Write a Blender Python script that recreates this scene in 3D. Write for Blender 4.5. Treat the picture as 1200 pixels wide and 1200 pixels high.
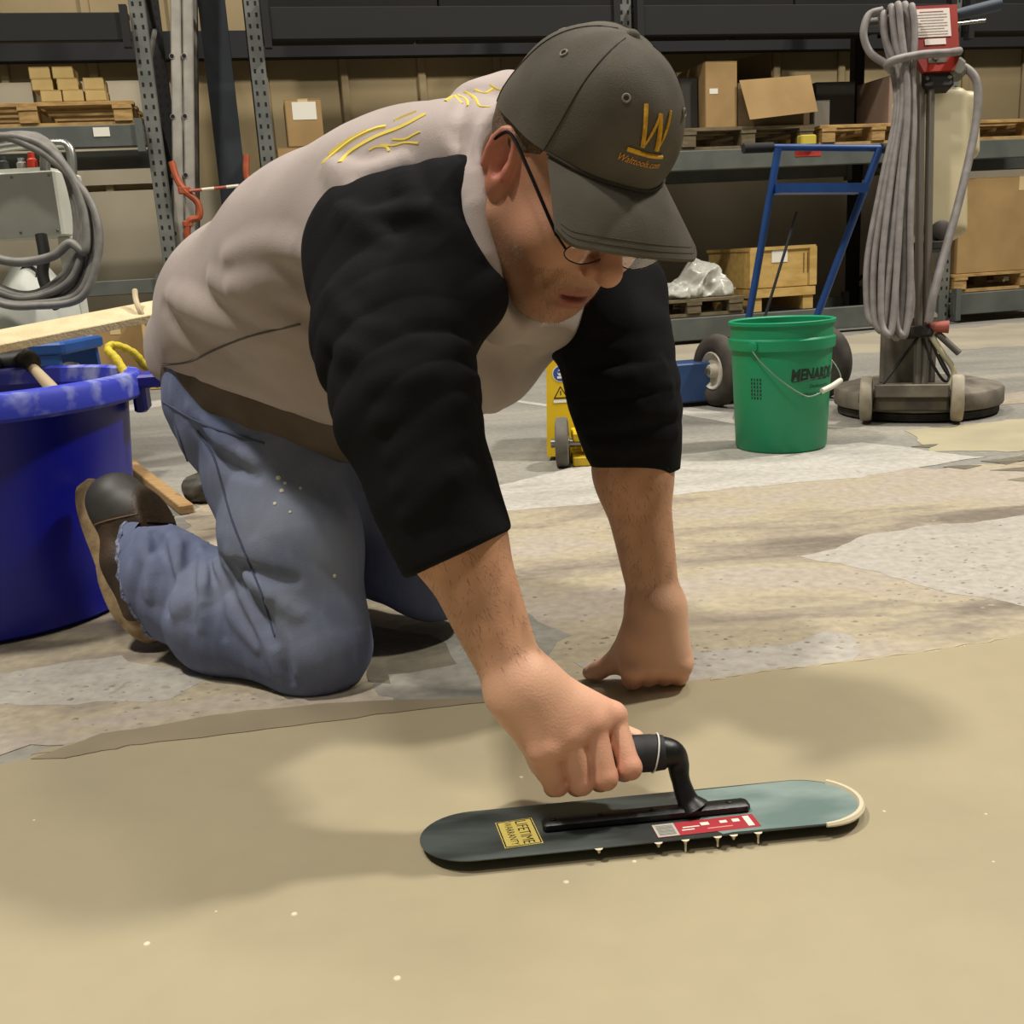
import bpy, bmesh, math, random
import numpy as np
from mathutils import Matrix, Vector
for o in list(bpy.data.objects):
    bpy.data.objects.remove(o, do_unlink=True)
sc = bpy.context.scene
COL = sc.collection
# ---------------------------------------------------------------- camera
F, CAMH = 1200.0, 0.54
PIT, ROL = math.radians(13.9), math.radians(3.3)
cp, sp_, cr, sr = math.cos(PIT), math.sin(PIT), math.cos(ROL), math.sin(ROL)
LU = np.array([0, sp_, cp]); LF = np.array([0, cp, -sp_]); LX = np.array([1., 0, 0])
CX = cr*LX - sr*LU; CY = sr*LX + cr*LU
cam = bpy.data.cameras.new('camera'); camo = bpy.data.objects.new('camera', cam); COL.objects.link(camo)
cam.sensor_width = 36; cam.lens = 36*F/1200; cam.clip_start = .01
mw = Matrix.Identity(4)
for i in range(3):
    mw[i][0] = CX[i]; mw[i][1] = CY[i]; mw[i][2] = -LF[i]
mw[2][3] = CAMH
camo.matrix_world = mw
sc.camera = camo
# ---------------------------------------------------------------- light
sc.view_settings.view_transform = 'Standard'; sc.view_settings.look = 'None'
sc.view_settings.gamma = 1; sc.view_settings.exposure = -.10; sc.view_settings.use_curve_mapping = False
wd = bpy.data.worlds.new('world'); sc.world = wd; wd.use_nodes = True
wb = wd.node_tree.nodes['Background']; wb.inputs[0].default_value = (.72, .70, .60, 1); wb.inputs[1].default_value = .145
def lamp(name, loc, size, power, col=(1, .945, .85), target=(0, 1.2, 0)):
    l = bpy.data.lights.new(name, 'AREA'); l.shape = 'RECTANGLE'; l.size = size[0]; l.size_y = size[1]
    l.energy = power; l.color = col
    o = bpy.data.objects.new(name, l); COL.objects.link(o); o.location = loc
    d = Vector(target) - Vector(loc); o.rotation_euler = d.to_track_quat('-Z', 'Y').to_euler()
# two high-bay ceiling lamps of the hall, then three added fill lamps
lamp('high_bay_and_fill_lamp', (-2.6, .85, 7), (.5, .5), 420, target=(-2.6, .85, 0))
lamp('high_bay_and_fill_lamp', (4.7, 3.0, 7), (.5, .5), 640, target=(1.5, 1.6, 0))
lamp('high_bay_and_fill_lamp', (-.3, -1.2, 7), (.75, .75), 120, target=(-.3, -1.2, 0))  # unseen lamp added as ambient fill behind the camera
lamp('high_bay_and_fill_lamp', (1.8, 4.0, 7), (.75, .75), 150, target=(1.8, 5.2, 0))  # unseen lamp added to brighten the rack and back wall
lamp('high_bay_and_fill_lamp', (-2.6, 3.6, 7), (.75, .75), 120, target=(-2.6, 5.0, 0))  # unseen lamp added for ambient light at the rack's left end

# ---------------------------------------------------------------- pixel helpers (a pixel of the 1200 px photo and a depth along the axis -> a point)
def P(x, y, d):
    u = (x-600)/F; v = (600-y)/F
    return np.array([0, 0, CAMH]) + d*(LF + u*CX + v*CY)
def G(x, y, z=0.):
    k = (P(x, y, 1)[2]-CAMH); return P(x, y, (z-CAMH)/k)
def ray(x, y):
    r = P(x, y, 1) - np.array([0, 0, CAMH]); return r/np.linalg.norm(r)
def nrm(v):
    v = np.asarray(v, float); return v/np.linalg.norm(v)
def plane_hit(x, y, o, n):
    c = np.array([0, 0, CAMH]); r = ray(x, y)
    return c + r*(np.dot(np.asarray(o)-c, n)/np.dot(r, n))

# ---------------------------------------------------------------- materials
def lin(h):
    h = h.lstrip('#'); o = []
    for i in (0, 2, 4):
        c = int(h[i:i+2], 16)/255; o.append(c/12.92 if c <= .04045 else ((c+.055)/1.055)**2.4)
    return (*o, 1)
MATS = {}
def M(name, c1='#888888', rough=.6, metal=0., c2=None, scale=8., amt=(.35, .65), bump=0., bscale=None, spec=.5, detail=4., stretch=None,
      trans=0., alpha=1., attr=None, coat=0., sheen=0., emit=None):
    if name in MATS: return MATS[name]
    m = bpy.data.materials.new(name); m.use_nodes = True; MATS[name] = m
    nt = m.node_tree; b = nt.nodes['Principled BSDF']
    b.inputs['Base Color'].default_value = lin(c1); b.inputs['Roughness'].default_value = rough; b.inputs['Metallic'].default_value = metal
    b.inputs['Specular IOR Level'].default_value = spec
    if coat: b.inputs['Coat Weight'].default_value = coat
    if sheen: b.inputs['Sheen Weight'].default_value = sheen
    if trans: b.inputs['Transmission Weight'].default_value = trans
    if alpha < 1: b.inputs['Alpha'].default_value = alpha
    if emit: b.inputs['Emission Color'].default_value = lin(c1); b.inputs['Emission Strength'].default_value = emit
    tc = None
    def coords():
        nonlocal tc
        if tc is None:
            t = nt.nodes.new('ShaderNodeTexCoord'); tc = t.outputs['Object']
            if stretch:
                mp = nt.nodes.new('ShaderNodeMapping'); mp.inputs['Scale'].default_value = stretch
                nt.links.new(tc, mp.inputs[0]); tc = mp.outputs[0]
        return tc
    src = None
    if c2:
        n = nt.nodes.new('ShaderNodeTexNoise'); n.inputs['Scale'].default_value = scale; n.inputs['Detail'].default_value = detail
        nt.links.new(coords(), n.inputs['Vector'])
        r = nt.nodes.new('ShaderNodeValToRGB'); r.color_ramp.elements[0].position = amt[0]; r.color_ramp.elements[1].position = amt[1]
        r.color_ramp.elements[0].color = lin(c1); r.color_ramp.elements[1].color = lin(c2)
        nt.links.new(n.outputs['Fac'], r.inputs[0]); src = r.outputs[0]
    if attr:
        a = nt.nodes.new('ShaderNodeAttribute'); a.attribute_name = attr
        if src is None: src = a.outputs['Color']
        else:
            mx = nt.nodes.new('ShaderNodeMix'); mx.data_type = 'RGBA'; mx.blend_type = 'MULTIPLY'; mx.inputs[0].default_value = 1
            nt.links.new(src, mx.inputs[6]); nt.links.new(a.outputs['Color'], mx.inputs[7]); src = mx.outputs[2]
    if src is not None: nt.links.new(src, b.inputs['Base Color'])
    if bump:
        n = nt.nodes.new('ShaderNodeTexNoise'); n.inputs['Scale'].default_value = bscale or scale*4; n.inputs['Detail'].default_value = 3
        nt.links.new(coords(), n.inputs['Vector'])
        bp = nt.nodes.new('ShaderNodeBump'); bp.inputs['Strength'].default_value = bump; bp.inputs['Distance'].default_value = .004
        nt.links.new(n.outputs['Fac'], bp.inputs['Height']); nt.links.new(bp.outputs[0], b.inputs['Normal'])
    return m

# ---------------------------------------------------------------- object helpers
def wloc(o):
    v = np.zeros(3)
    while o is not None:
        v = v + np.array(o.location); o = o.parent
    return v
def link(name, me, parent=None):
    o = bpy.data.objects.new(name, me); COL.objects.link(o)
    if parent is not None: o.parent = parent
    return o
def tag(o, label, cat=None, group=None, kind=None):
    if label: o['label'] = label
    if cat: o['category'] = cat
    if group: o['group'] = group
    if kind: o['kind'] = kind
    return o
def thing(name, loc, label, cat, group=None):
    o = bpy.data.objects.new(name, None); COL.objects.link(o); o.location = [float(c) for c in loc]; o.empty_display_size = .05
    return tag(o, label, cat, group)
def mesh_obj(name, V, Fc, mat, parent=None, smooth=False, cols=None, own=None):
    """world-space vertices; the object sits at the base centre of its own mesh (or on its parent's origin)"""
    V = np.asarray(V, float)
    if parent is not None: off = wloc(parent)
    elif own is not None: off = np.asarray(own, float)
    else: off = np.array([(V[:, 0].min()+V[:, 0].max())/2, (V[:, 1].min()+V[:, 1].max())/2, V[:, 2].min()])
    me = bpy.data.meshes.new(name)
    me.from_pydata((V-off).tolist(), [], [list(map(int, f)) for f in Fc] if not isinstance(Fc, np.ndarray) else Fc.tolist())
    me.update()
    if mat is not None: me.materials.append(mat)
    if smooth: me.polygons.foreach_set('use_smooth', np.ones(len(me.polygons), bool))
    if cols is not None:
        ca = me.color_attributes.new('tint', 'FLOAT_COLOR', 'POINT')
        c4 = np.ones((len(V), 4), np.float32); c4[:, :3] = cols; ca.data.foreach_set('color', c4.ravel())
    o = link(name, me, parent)
    if parent is None: o.location = off
    return o
def frame(o, x=None, z=None, y=None):
    """4x4 with origin o; give two of the axes"""
    if x is not None and z is not None:
        x = nrm(x); z = nrm(np.asarray(z)-np.dot(z, x)*x); y = np.cross(z, x)
    elif z is not None and y is not None:
        z = nrm(z); y = nrm(np.asarray(y)-np.dot(y, z)*z); x = np.cross(y, z)
    T = np.eye(4); T[:3, 0] = x; T[:3, 1] = y; T[:3, 2] = z; T[:3, 3] = o
    return T
def rotz(a): 
    T = np.eye(4); T[0, 0] = T[1, 1] = math.cos(a); T[0, 1] = -math.sin(a); T[1, 0] = math.sin(a); return T
class MB:
    def __init__(s, T=None): s.v = []; s.f = []; s.T = np.eye(4) if T is None else T
    def add(s, V, Fc, T=None):
        V = np.asarray(V, float); M4 = s.T if T is None else s.T@T
        V = V@M4[:3, :3].T + M4[:3, 3]; n = len(s.v); s.v += V.tolist(); s.f += [[i+n for i in f] for f in Fc]
        return s
    def box(s, c, size, T=None, bev=0.):
        hx, hy, hz = np.asarray(size)/2.; c = np.asarray(c, float)
        if bev <= 0:
            V = [(x*hx, y*hy, z*hz) for x in (-1, 1) for y in (-1, 1) for z in (-1, 1)]
            Fc = [(0, 1, 3, 2), (4, 6, 7, 5), (0, 4, 5, 1), (2, 3, 7, 6), (0, 2, 6, 4), (1, 5, 7, 3)]
        else:
            b = min(bev, hx*.9, hy*.9, hz*.9); V = []; Fc = []
            ring = lambda z, i: [(sx*(hx-(i if q == 0 else 0)), sy*(hy-(i if q == 1 else 0)), z) for sx, sy, q in
                                 ((1, -1, 1), (1, 1, 1), (1, 1, 0), (-1, 1, 0), (-1, 1, 1), (-1, -1, 1), (-1, -1, 0), (1, -1, 0))]
            def rr(z, ins, bb):
                X, Y = hx-ins, hy-ins
                return [(X, -Y+bb, z), (X, Y-bb, z), (X-bb, Y, z), (-X+bb, Y, z), (-X, Y-bb, z), (-X, -Y+bb, z), (-X+bb, -Y, z), (X-bb, -Y, z)]
            for z, ins in ((-hz, b*.7), (-hz+b*.7, 0), (hz-b*.7, 0), (hz, b*.7)): V += rr(z, ins, b)
            for k in range(3):
                for i in range(8): Fc.append((k*8+i, k*8+(i+1) % 8, k*8+8+(i+1) % 8, k*8+8+i))
            Fc.append(tuple(range(7, -1, -1))); Fc.append(tuple(range(24, 32)))
        return s.add(np.asarray(V)+c, Fc, T)
    def tube(s, pts, r, seg=10, cap=True, closed=False, T=None, flat=None):
        pts = np.asarray(pts, float); n = len(pts); rr = np.full(n, r) if np.isscalar(r) else np.asarray(r)
        if closed: tn = np.roll(pts, -1, 0)-np.roll(pts, 1, 0)
        else: tn = np.gradient(pts, axis=0)
        tn /= np.linalg.norm(tn, axis=1)[:, None]+1e-12
        ref = np.array([0, 0, 1.]) if abs(tn[0][2]) < .9 else np.array([1., 0, 0])
        a = nrm(np.cross(tn[0], ref)); V = []; Fc = []
        ang = np.arange(seg)*2*math.pi/seg
        for i in range(n):
            a = a-np.dot(a, tn[i])*tn[i]; a = nrm(a); b = np.cross(tn[i], a)
            V += [pts[i]+rr[i]*(math.cos(t)*a+math.sin(t)*b) for t in ang]
        m = n if closed else n-1
        for i in range(m):
            j = (i+1) % n
            for k in range(seg): Fc.append((i*seg+k, i*seg+(k+1) % seg, j*seg+(k+1) % seg, j*seg+k))
        if cap and not closed:
            Fc.append(tuple(range(seg-1, -1, -1))); Fc.append(tuple((n-1)*seg+k for k in range(seg)))
        return s.add(V, Fc, T)
    def lathe(s, prof, seg=32, T=None, cap=(True, True), arc=None):
        V = []; Fc = []
        for r, z in prof: V += [(r*math.cos(t), r*math.sin(t), z) for t in np.arange(seg)*2*math.pi/seg]
        for i in range(len(prof)-1):
            for k in range(seg): Fc.append((i*seg+k, i*seg+(k+1) % seg, (i+1)*seg+(k+1) % seg, (i+1)*seg+k))
        if cap[0]: Fc.append(tuple(range(seg-1, -1, -1)))
        if cap[1]: Fc.append(tuple((len(prof)-1)*seg+k for k in range(seg)))
        return s.add(V, Fc, T)
    def prism(s, out, z0, z1, T=None):
        n = len(out); V = [(x, y, z0) for x, y in out]+[(x, y, z1) for x, y in out]
        Fc = [tuple(range(n-1, -1, -1)), tuple(range(n, 2*n))]+[(i, (i+1) % n, n+(i+1) % n, n+i) for i in range(n)]
        return s.add(V, Fc, T)
    def grid(s, A, T=None, wrap=False):
        A = np.asarray(A); n, m = A.shape[:2]; Fc = []
        for i in range(n-1):
            for j in range(m if wrap else m-1):
                k = (j+1) % m; Fc.append((i*m+j, i*m+k, (i+1)*m+k, (i+1)*m+j))
        return s.add(A.reshape(-1, 3), Fc, T)
    def build(s, name, mat, parent=None, smooth=False, label=None, cols=None):
        o = mesh_obj(name, s.v, s.f, mat, parent, smooth, cols)
        if smooth == 'auto' or smooth is True:
            me = o.data
            try: me.set_sharp_from_angle(angle=math.radians(40))
            except Exception: pass
        if label: o['label'] = label
        return o
def smooth_path(pts, n=6):
    """Catmull-Rom through the points"""
    p = np.asarray(pts, float); q = np.vstack([2*p[0]-p[1], p, 2*p[-1]-p[-2]]); out = []
    for i in range(1, len(q)-2):
        for t in np.arange(n)/n:
            out.append(.5*((2*q[i])+(-q[i-1]+q[i+1])*t+(2*q[i-1]-5*q[i]+4*q[i+1]-q[i+2])*t*t+(-q[i-1]+3*q[i]-3*q[i+1]+q[i+2])*t**3))
    out.append(p[-1]); return np.array(out)
def text_geo(s, size=1., shear=0., res=2, width=None, bold=0.):
    """flat text as triangles, centred, x right y up"""
    cu = bpy.data.curves.new('txt', 'FONT'); cu.body = s; cu.size = size; cu.align_x = 'CENTER'; cu.align_y = 'CENTER'; cu.shear = shear; cu.resolution_u = res; cu.offset = bold
    o = bpy.data.objects.new('txt', cu); COL.objects.link(o)
    me = bpy.data.meshes.new_from_object(o.evaluated_get(bpy.context.evaluated_depsgraph_get()))
    bm = bmesh.new(); bm.from_mesh(me); bmesh.ops.triangulate(bm, faces=bm.faces)
    V = np.array([v.co[:] for v in bm.verts]); Fc = [[v.index for v in f.verts] for f in bm.faces]
    bm.free(); bpy.data.objects.remove(o); bpy.data.curves.remove(cu); bpy.data.meshes.remove(me)
    V[:, :2] -= (V[:, :2].max(0)+V[:, :2].min(0))/2
    if width: V[:, :2] *= width/(V[:, 0].max()-V[:, 0].min())
    return V, Fc
# ---------------------------------------------------------------- signed distance modelling (smooth blended solids -> one continuous mesh)
def smin(a, b, k):
    if k <= 0: return np.minimum(a, b)
    h = np.maximum(k-np.abs(a-b), 0)/k; return np.minimum(a, b)-h*h*k*.25
def smax(a, b, k): return -smin(-a, -b, k)
def cone(a, b, ra, rb, S=None, q=1.):
    """round cone; S,q: widened along axis S by 1/q (elliptical section)"""
    a = np.asarray(a, float); b = np.asarray(b, float); ab = b-a; L2 = max(np.dot(ab, ab), 1e-12)
    if S is not None:
        S = nrm(S); ab2 = ab-S*np.dot(ab, S)*(1-q); L2q = max(np.dot(ab2, ab2), 1e-12)
    def f(p):
        w = p-a
        if S is not None:
            w = w-np.outer(w@S, S)*(1-q); t = np.clip((w@ab2)/L2q, 0, 1)
            return np.linalg.norm(w-t[:, None]*ab2, axis=1)-(ra+t*(rb-ra))
        t = np.clip((w@ab)/L2, 0, 1)
        return np.linalg.norm(w-t[:, None]*ab, axis=1)-(ra+t*(rb-ra))
    return f
def ball(c, r):
    c = np.asarray(c, float); return lambda p: np.linalg.norm(p-c, axis=1)-r
def ell(c, r, B=None):
    c = np.asarray(c, float); r = np.asarray(r, float)
    def f(p):
        w = p-c
        if B is not None: w = w@B
        k0 = np.linalg.norm(w/r, axis=1); k1 = np.linalg.norm(w/(r*r), axis=1)+1e-9
        return np.where(k0 < 1e-3, -r.min(), k0*(k0-1)/k1)
    return f
def rbox(c, h, B=None, rd=.005):
    c = np.asarray(c, float); h = np.asarray(h, float)-rd
    def f(p):
        w = p-c
        if B is not None: w = w@B
        q = np.abs(w)-h
        return np.linalg.norm(np.maximum(q, 0), axis=1)+np.minimum(q.max(1), 0)-rd
    return f
def chain(pts, rs):
    """polyline of round cones as one primitive"""
    fs = [cone(pts[i], pts[i+1], rs[i], rs[i+1]) for i in range(len(pts)-1)]
    def f(p):
        d = fs[0](p)
        for g in fs[1:]: d = np.minimum(d, g(p))
        return d
    return f
class SDF:
    def __init__(s): s.ops = []; s.disp = None; s.dmax = 0.
    def u(s, f, k=.02): s.ops.append((0, f, k)); return s
    def cut(s, f, k=.004): s.ops.append((1, f, k)); return s
    def cap(s, f, k=.004): s.ops.append((2, f, k)); return s       # intersect
    def ev(s, p, sel=None):
        d = np.full(len(p), 1.)
        for i, (op, f, k) in enumerate(s.ops):
            if sel is not None and i not in sel: continue
            if op == 0: d = smin(d, f(p), k)
            elif op == 1: d = smax(d, -f(p), k)
            else: d = smax(d, f(p), k)
        if s.disp is not None: d = d+s.disp(p)
        return d
    def hit(s, x, y, d0=.6, d1=2.2):
        c = np.array([0, 0, CAMH]); r = ray(x, y); t = d0
        for i in range(120):
            h = s.ev((c+r*t)[None])[0]
            if h < .0004: return c+r*t
            t += h*.7
            if t > d1: return None
        return c+r*t
    def hits(s, pts, d0=.6, d1=2.2):
        c = np.array([0, 0, CAMH]); R_ = np.array([ray(x, y) for x, y in pts]); t = np.full(len(R_), d0); done = np.zeros(len(R_), bool)
        for i in range(110):
            live = ~done&(t < d1)
            if not live.any(): break
            h = s.ev(c+R_[live]*t[live][:, None]); ix = np.where(live)[0]
            done[ix[h < .0004]] = True; t[ix] += np.where(h < .0004, 0, h*.7)
        return [c+R_[i]*t[i] if t[i] < d1 else None for i in range(len(R_))]
    def normals(s, Q):
        e = .002; Q = np.asarray(Q); E_ = np.eye(3)*e
        g = np.stack([s.ev(Q+E_[k])-s.ev(Q-E_[k]) for k in range(3)], 1); return g/(np.linalg.norm(g, axis=1)[:, None]+1e-12)
    def reach(s, o, d, r0, r1, st=.0015):
        r = np.arange(r0, r1, st); v = s.ev(np.asarray(o)+np.asarray(d)*r[:, None]); k = np.where(v >= 0)[0]
        return r[k[0]] if len(k) else r1
    def normal(s, q):
        e = .002; q = np.asarray(q, float)
        pp = np.array([q+[e, 0, 0], q-[e, 0, 0], q+[0, e, 0], q-[0, e, 0], q+[0, 0, e], q-[0, 0, e]]); v = s.ev(pp)
        return nrm([v[0]-v[1], v[2]-v[3], v[4]-v[5]])
    def mesh(s, lo, hi, h=.0025, N=14):
        lo = np.asarray(lo, float); hi = np.asarray(hi, float); bs = h*N
        nb = np.ceil((hi-lo)/bs).astype(int); br = bs*.87
        ii = np.stack(np.meshgrid(*[np.arange(n) for n in nb], indexing='ij'), -1).reshape(-1, 3)
        ctr = lo+(ii+.5)*bs
        vals = []
        d = np.full(len(ctr), 1.)
        for op, f, k in s.ops:
            v = f(ctr); vals.append(v)
            d = smin(d, v, k) if op == 0 else (smax(d, -v, k) if op == 1 else smax(d, v, k))
        act = np.where(np.abs(d) < br*1.35+s.dmax+.004)[0]
        g = np.arange(N+1)*h; loc = np.stack(np.meshgrid(g, g, g, indexing='ij'), -1).reshape(-1, 3)
        ids = []; pos = []; quads = []; BIG = 4096
        cid = lambda a: (a[:, 0]*BIG+a[:, 1])*BIG+a[:, 2]
        for bi in act:
            sel = set(i for i, (op, f, k) in enumerate(s.ops) if op == 2 or vals[i][bi] < br*1.25+2.2*k+s.dmax+.03)
            if not sel: continue
            base = lo+ii[bi]*bs
            D = s.ev(base+loc, sel).reshape(N+1, N+1, N+1)
            if D.min() > 0 or D.max() < 0: continue
            neg = D < 0
            acc = np.zeros((N, N, N, 3)); cnt = np.zeros((N, N, N))
            for ax in range(3):
                a = [slice(None)]*3; b = [slice(None)]*3; a[ax] = slice(0, N); b[ax] = slice(1, N+1)
                A, Bv = D[tuple(a)], D[tuple(b)]; cross = neg[tuple(a)] != neg[tuple(b)]
                t = np.where(cross, A/np.where(cross, A-Bv, 1), 0)
                o1, o2 = [x for x in range(3) if x != ax]
                for j in (0, 1):
                    for k in (0, 1):
                        sl = [slice(0, N)]*3; sl[o1] = slice(j, j+N); sl[o2] = slice(k, k+N)
                        c = cross[tuple(sl)]; tt = t[tuple(sl)]
                        cnt += c; acc[..., ax] += tt*c; acc[..., o1] += j*c; acc[..., o2] += k*c
                # quads of owned edges
                sl = [slice(0, N)]*3
                e = np.argwhere(cross[tuple(sl)])
                if len(e):
                    ge = e+ii[bi]*N; s0 = neg[e[:, 0], e[:, 1], e[:, 2]]
                    cc = []
                    for (j, k) in ((0, 0), (1, 0), (1, 1), (0, 1)):
                        q = ge.copy(); q[:, o1] -= j; q[:, o2] -= k; cc.append(cid(q+8))
                    Q = np.stack(cc, 1)
                    flip = (~s0 if ax != 1 else s0)
                    Q[flip] = Q[flip][:, ::-1]
                    quads.append(Q)
            m = cnt > 0; cells = np.argwhere(m)
            ids.append(cid(cells+ii[bi]*N+8)); pos.append(base+(cells+acc[m]/cnt[m][:, None])*h)
        ids = np.concatenate(ids); pos = np.concatenate(pos); Q = np.concatenate(quads)
        od = np.argsort(ids); ids = ids[od]; pos = pos[od]
        idx = np.searchsorted(ids, Q); idx = np.clip(idx, 0, len(ids)-1)
        ok = (ids[idx] == Q).all(1)
        return pos, idx[ok]
_nr = np.random.default_rng(5)
_nd = _nr.normal(size=(24, 3)); _nd /= np.linalg.norm(_nd, axis=1)[:, None]; _np = _nr.uniform(0, 6.28, 24)
def wav(p, freq, n=6, off=0):
    """cheap smooth noise, about -1..1"""
    v = np.zeros(len(p))
    for i in range(n):
        k = (i+off) % 24; v += np.sin((p@_nd[k])*freq*(.7+.6*((k*7) % 5)/5)+_np[k])
    return v/n*1.6
# ================================================================ room shell
def floor_mat(name, stops, scale, rough, pits=.0, bump=.3, spec=.4, fine=60., ovl=.35):
    m = bpy.data.materials.new(name); m.use_nodes = True; nt = m.node_tree; b = nt.nodes['Principled BSDF']
    tc = nt.nodes.new('ShaderNodeTexCoord'); n1 = nt.nodes.new('ShaderNodeTexNoise'); n1.inputs['Scale'].default_value = scale; n1.inputs['Detail'].default_value = 8; n1.inputs['Roughness'].default_value = .62; n1.inputs['Distortion'].default_value = .6
    mp0 = nt.nodes.new('ShaderNodeMapping'); mp0.inputs['Scale'].default_value = (.62, 1.5, 1); mp0.inputs['Rotation'].default_value = (0, 0, .18); nt.links.new(tc.outputs['Object'], mp0.inputs[0]); nt.links.new(mp0.outputs[0], n1.inputs['Vector'])
    r = nt.nodes.new('ShaderNodeValToRGB'); e = r.color_ramp.elements
    while len(e) < len(stops): e.new(.5)
    for el, (p, c) in zip(e, stops): el.position = p; el.color = lin(c)
    nt.links.new(n1.outputs['Fac'], r.inputs[0]); src = r.outputs[0]
    hgt = n1.outputs['Fac']
    n3 = nt.nodes.new('ShaderNodeTexNoise'); n3.inputs['Scale'].default_value = fine; n3.inputs['Detail'].default_value = 5; nt.links.new(tc.outputs['Object'], n3.inputs['Vector'])
    mm = nt.nodes.new('ShaderNodeMix'); mm.data_type = 'RGBA'; mm.blend_type = 'OVERLAY'; mm.inputs[0].default_value = ovl
    nt.links.new(src, mm.inputs[6]); nt.links.new(n3.outputs['Fac'], mm.inputs[7]); src = mm.outputs[2]
    if pits:
        mp = nt.nodes.new('ShaderNodeMapping'); mp.inputs['Scale'].default_value = (1, 1.7, 1); nw = nt.nodes.new('ShaderNodeTexNoise'); nw.inputs['Scale'].default_value = 9; nt.links.new(tc.outputs['Object'], nw.inputs['Vector']); vm = nt.nodes.new('ShaderNodeMix'); vm.data_type = 'RGBA'; vm.blend_type = 'LINEAR_LIGHT'; vm.inputs[0].default_value = .06; nt.links.new(tc.outputs['Object'], vm.inputs[6]); nt.links.new(nw.outputs['Color'], vm.inputs[7]); nt.links.new(vm.outputs[2], mp.inputs[0])
        v = nt.nodes.new('ShaderNodeTexVoronoi'); v.inputs['Scale'].default_value = 21; v.inputs['Randomness'].default_value = 1; nt.links.new(mp.outputs[0], v.inputs['Vector'])
        n2 = nt.nodes.new('ShaderNodeTexNoise'); n2.inputs['Scale'].default_value = 3.7; n2.inputs['Detail'].default_value = 3; nt.links.new(tc.outputs['Object'], n2.inputs['Vector'])
        ma = nt.nodes.new('ShaderNodeMath'); ma.operation = 'MULTIPLY'; ma.inputs[1].default_value = .30*pits; nt.links.new(n2.outputs['Fac'], ma.inputs[0])
        lt = nt.nodes.new('ShaderNodeMath'); lt.operation = 'LESS_THAN'; nt.links.new(v.outputs['Distance'], lt.inputs[0]); nt.links.new(ma.outputs[0], lt.inputs[1])
        mx = nt.nodes.new('ShaderNodeMix'); mx.data_type = 'RGBA'; mx.inputs[7].default_value = lin('#857b6b')
        m2 = nt.nodes.new('ShaderNodeMath'); m2.operation = 'MULTIPLY'; m2.inputs[1].default_value = .55; nt.links.new(lt.outputs[0], m2.inputs[0])
        nt.links.new(m2.outputs[0], mx.inputs[0]); nt.links.new(src, mx.inputs[6]); src = mx.outputs[2]
    nt.links.new(src, b.inputs['Base Color']); b.inputs['Roughness'].default_value = rough; b.inputs['Specular IOR Level'].default_value = spec
    bp = nt.nodes.new('ShaderNodeBump'); bp.inputs['Strength'].default_value = bump; bp.inputs['Distance'].default_value = .006
    ad = nt.nodes.new('ShaderNodeMath'); ad.operation = 'MULTIPLY_ADD'; ad.inputs[1].default_value = .35; nt.links.new(n3.outputs['Fac'], ad.inputs[0]); nt.links.new(hgt, ad.inputs[2])
    nt.links.new(ad.outputs[0], bp.inputs['Height']); nt.links.new(bp.outputs[0], b.inputs['Normal'])
    return m
m_conc = floor_mat('old_concrete', [(.3, '#6f6d66'), (.5, '#84817a'), (.7, '#969184')], 1.6, .75)
fl = MB().box((0, 4, -.05), (26, 18, .1)).build('floor', m_conc); fl['kind'] = 'structure'; fl['label'] = 'worn grey concrete hall floor'
rngp = np.random.default_rng(11)
def patch(name, pxs, z, mat, jit=.006, label=None, world=False, step=.025):
    w = [np.array(p) if world else G(*p)[:2] for p in pxs]; out = []
    for i in range(len(w)):
        a, b = w[i], w[(i+1) % len(w)]; L = np.linalg.norm(b-a); n = max(1, int(L/step))
        nn = np.array([-(b-a)[1], (b-a)[0]])/max(L, 1e-6)
        ph = rngp.uniform(0, 6.28, 4)
        for k in range(n):
            t = k/n; wob = sum(math.sin(t*L*fq+ph[i_])*am for i_, (fq, am) in enumerate(((7, 1.6), (17, .9), (41, .5), (90, .3))))
            out.append(a+(b-a)*t+nn*(wob*jit*min(1, 6*t, 6*(1-t)+.3)+rngp.normal(0, jit*.25)))
    n = len(out); V = [(x, y, .0002) for x, y in out]+[(x, y, z) for x, y in out]
    o = mesh_obj(name, V, [tuple(range(n, 2*n))]+[(i, (i+1) % n, n+(i+1) % n, n+i) for i in range(n)], mat, fl)
    bm = bmesh.new(); bm.from_mesh(o.data); bmesh.ops.recalc_face_normals(bm, faces=bm.faces); bmesh.ops.triangulate(bm, faces=[f for f in bm.faces if len(f.verts) > 4]); bm.to_mesh(o.data); bm.free()
    if o.data.polygons[0].normal.z < 0: o.data.flip_normals()
    if label: o['label'] = label
    return o
m_cream = floor_mat('ground_cream', [(.34, '#70675b'), (.43, '#8f8475'), (.50, '#a2977f'), (.58, '#a1968a'), (.74, '#a9a091')], 2.4, .7, pits=.5)
m_white = floor_mat('skim_white', [(.3, '#98958d'), (.5, '#aba79f'), (.7, '#b4b0a8')], 5., .75, pits=.55)
m_pale = floor_mat('skim_pale', [(.3, '#989289'), (.5, '#a5a097'), (.7, '#9f988c')], 4., .7, pits=1.)
m_greyp = floor_mat('skim_grey', [(.3, '#72716a'), (.5, '#87857c'), (.7, '#959186')], 4., .65, pits=.3)
m_dark = floor_mat('bare_dark', [(.3, '#4a463d'), (.5, '#6d6657'), (.7, '#7f7766')], 5., .7)
patch('ground_floor_patch', [(-250, 900), (-260, 780), (60, 690), (215, 610), (300, 560), (570, 600), (640, 580), (850, 550), (1010, 545), (1400, 548), (1750, 600), (1700, 690), (1100, 800), (600, 860)], .0010, m_cream, .02, 'mottled cream ground concrete')
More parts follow.
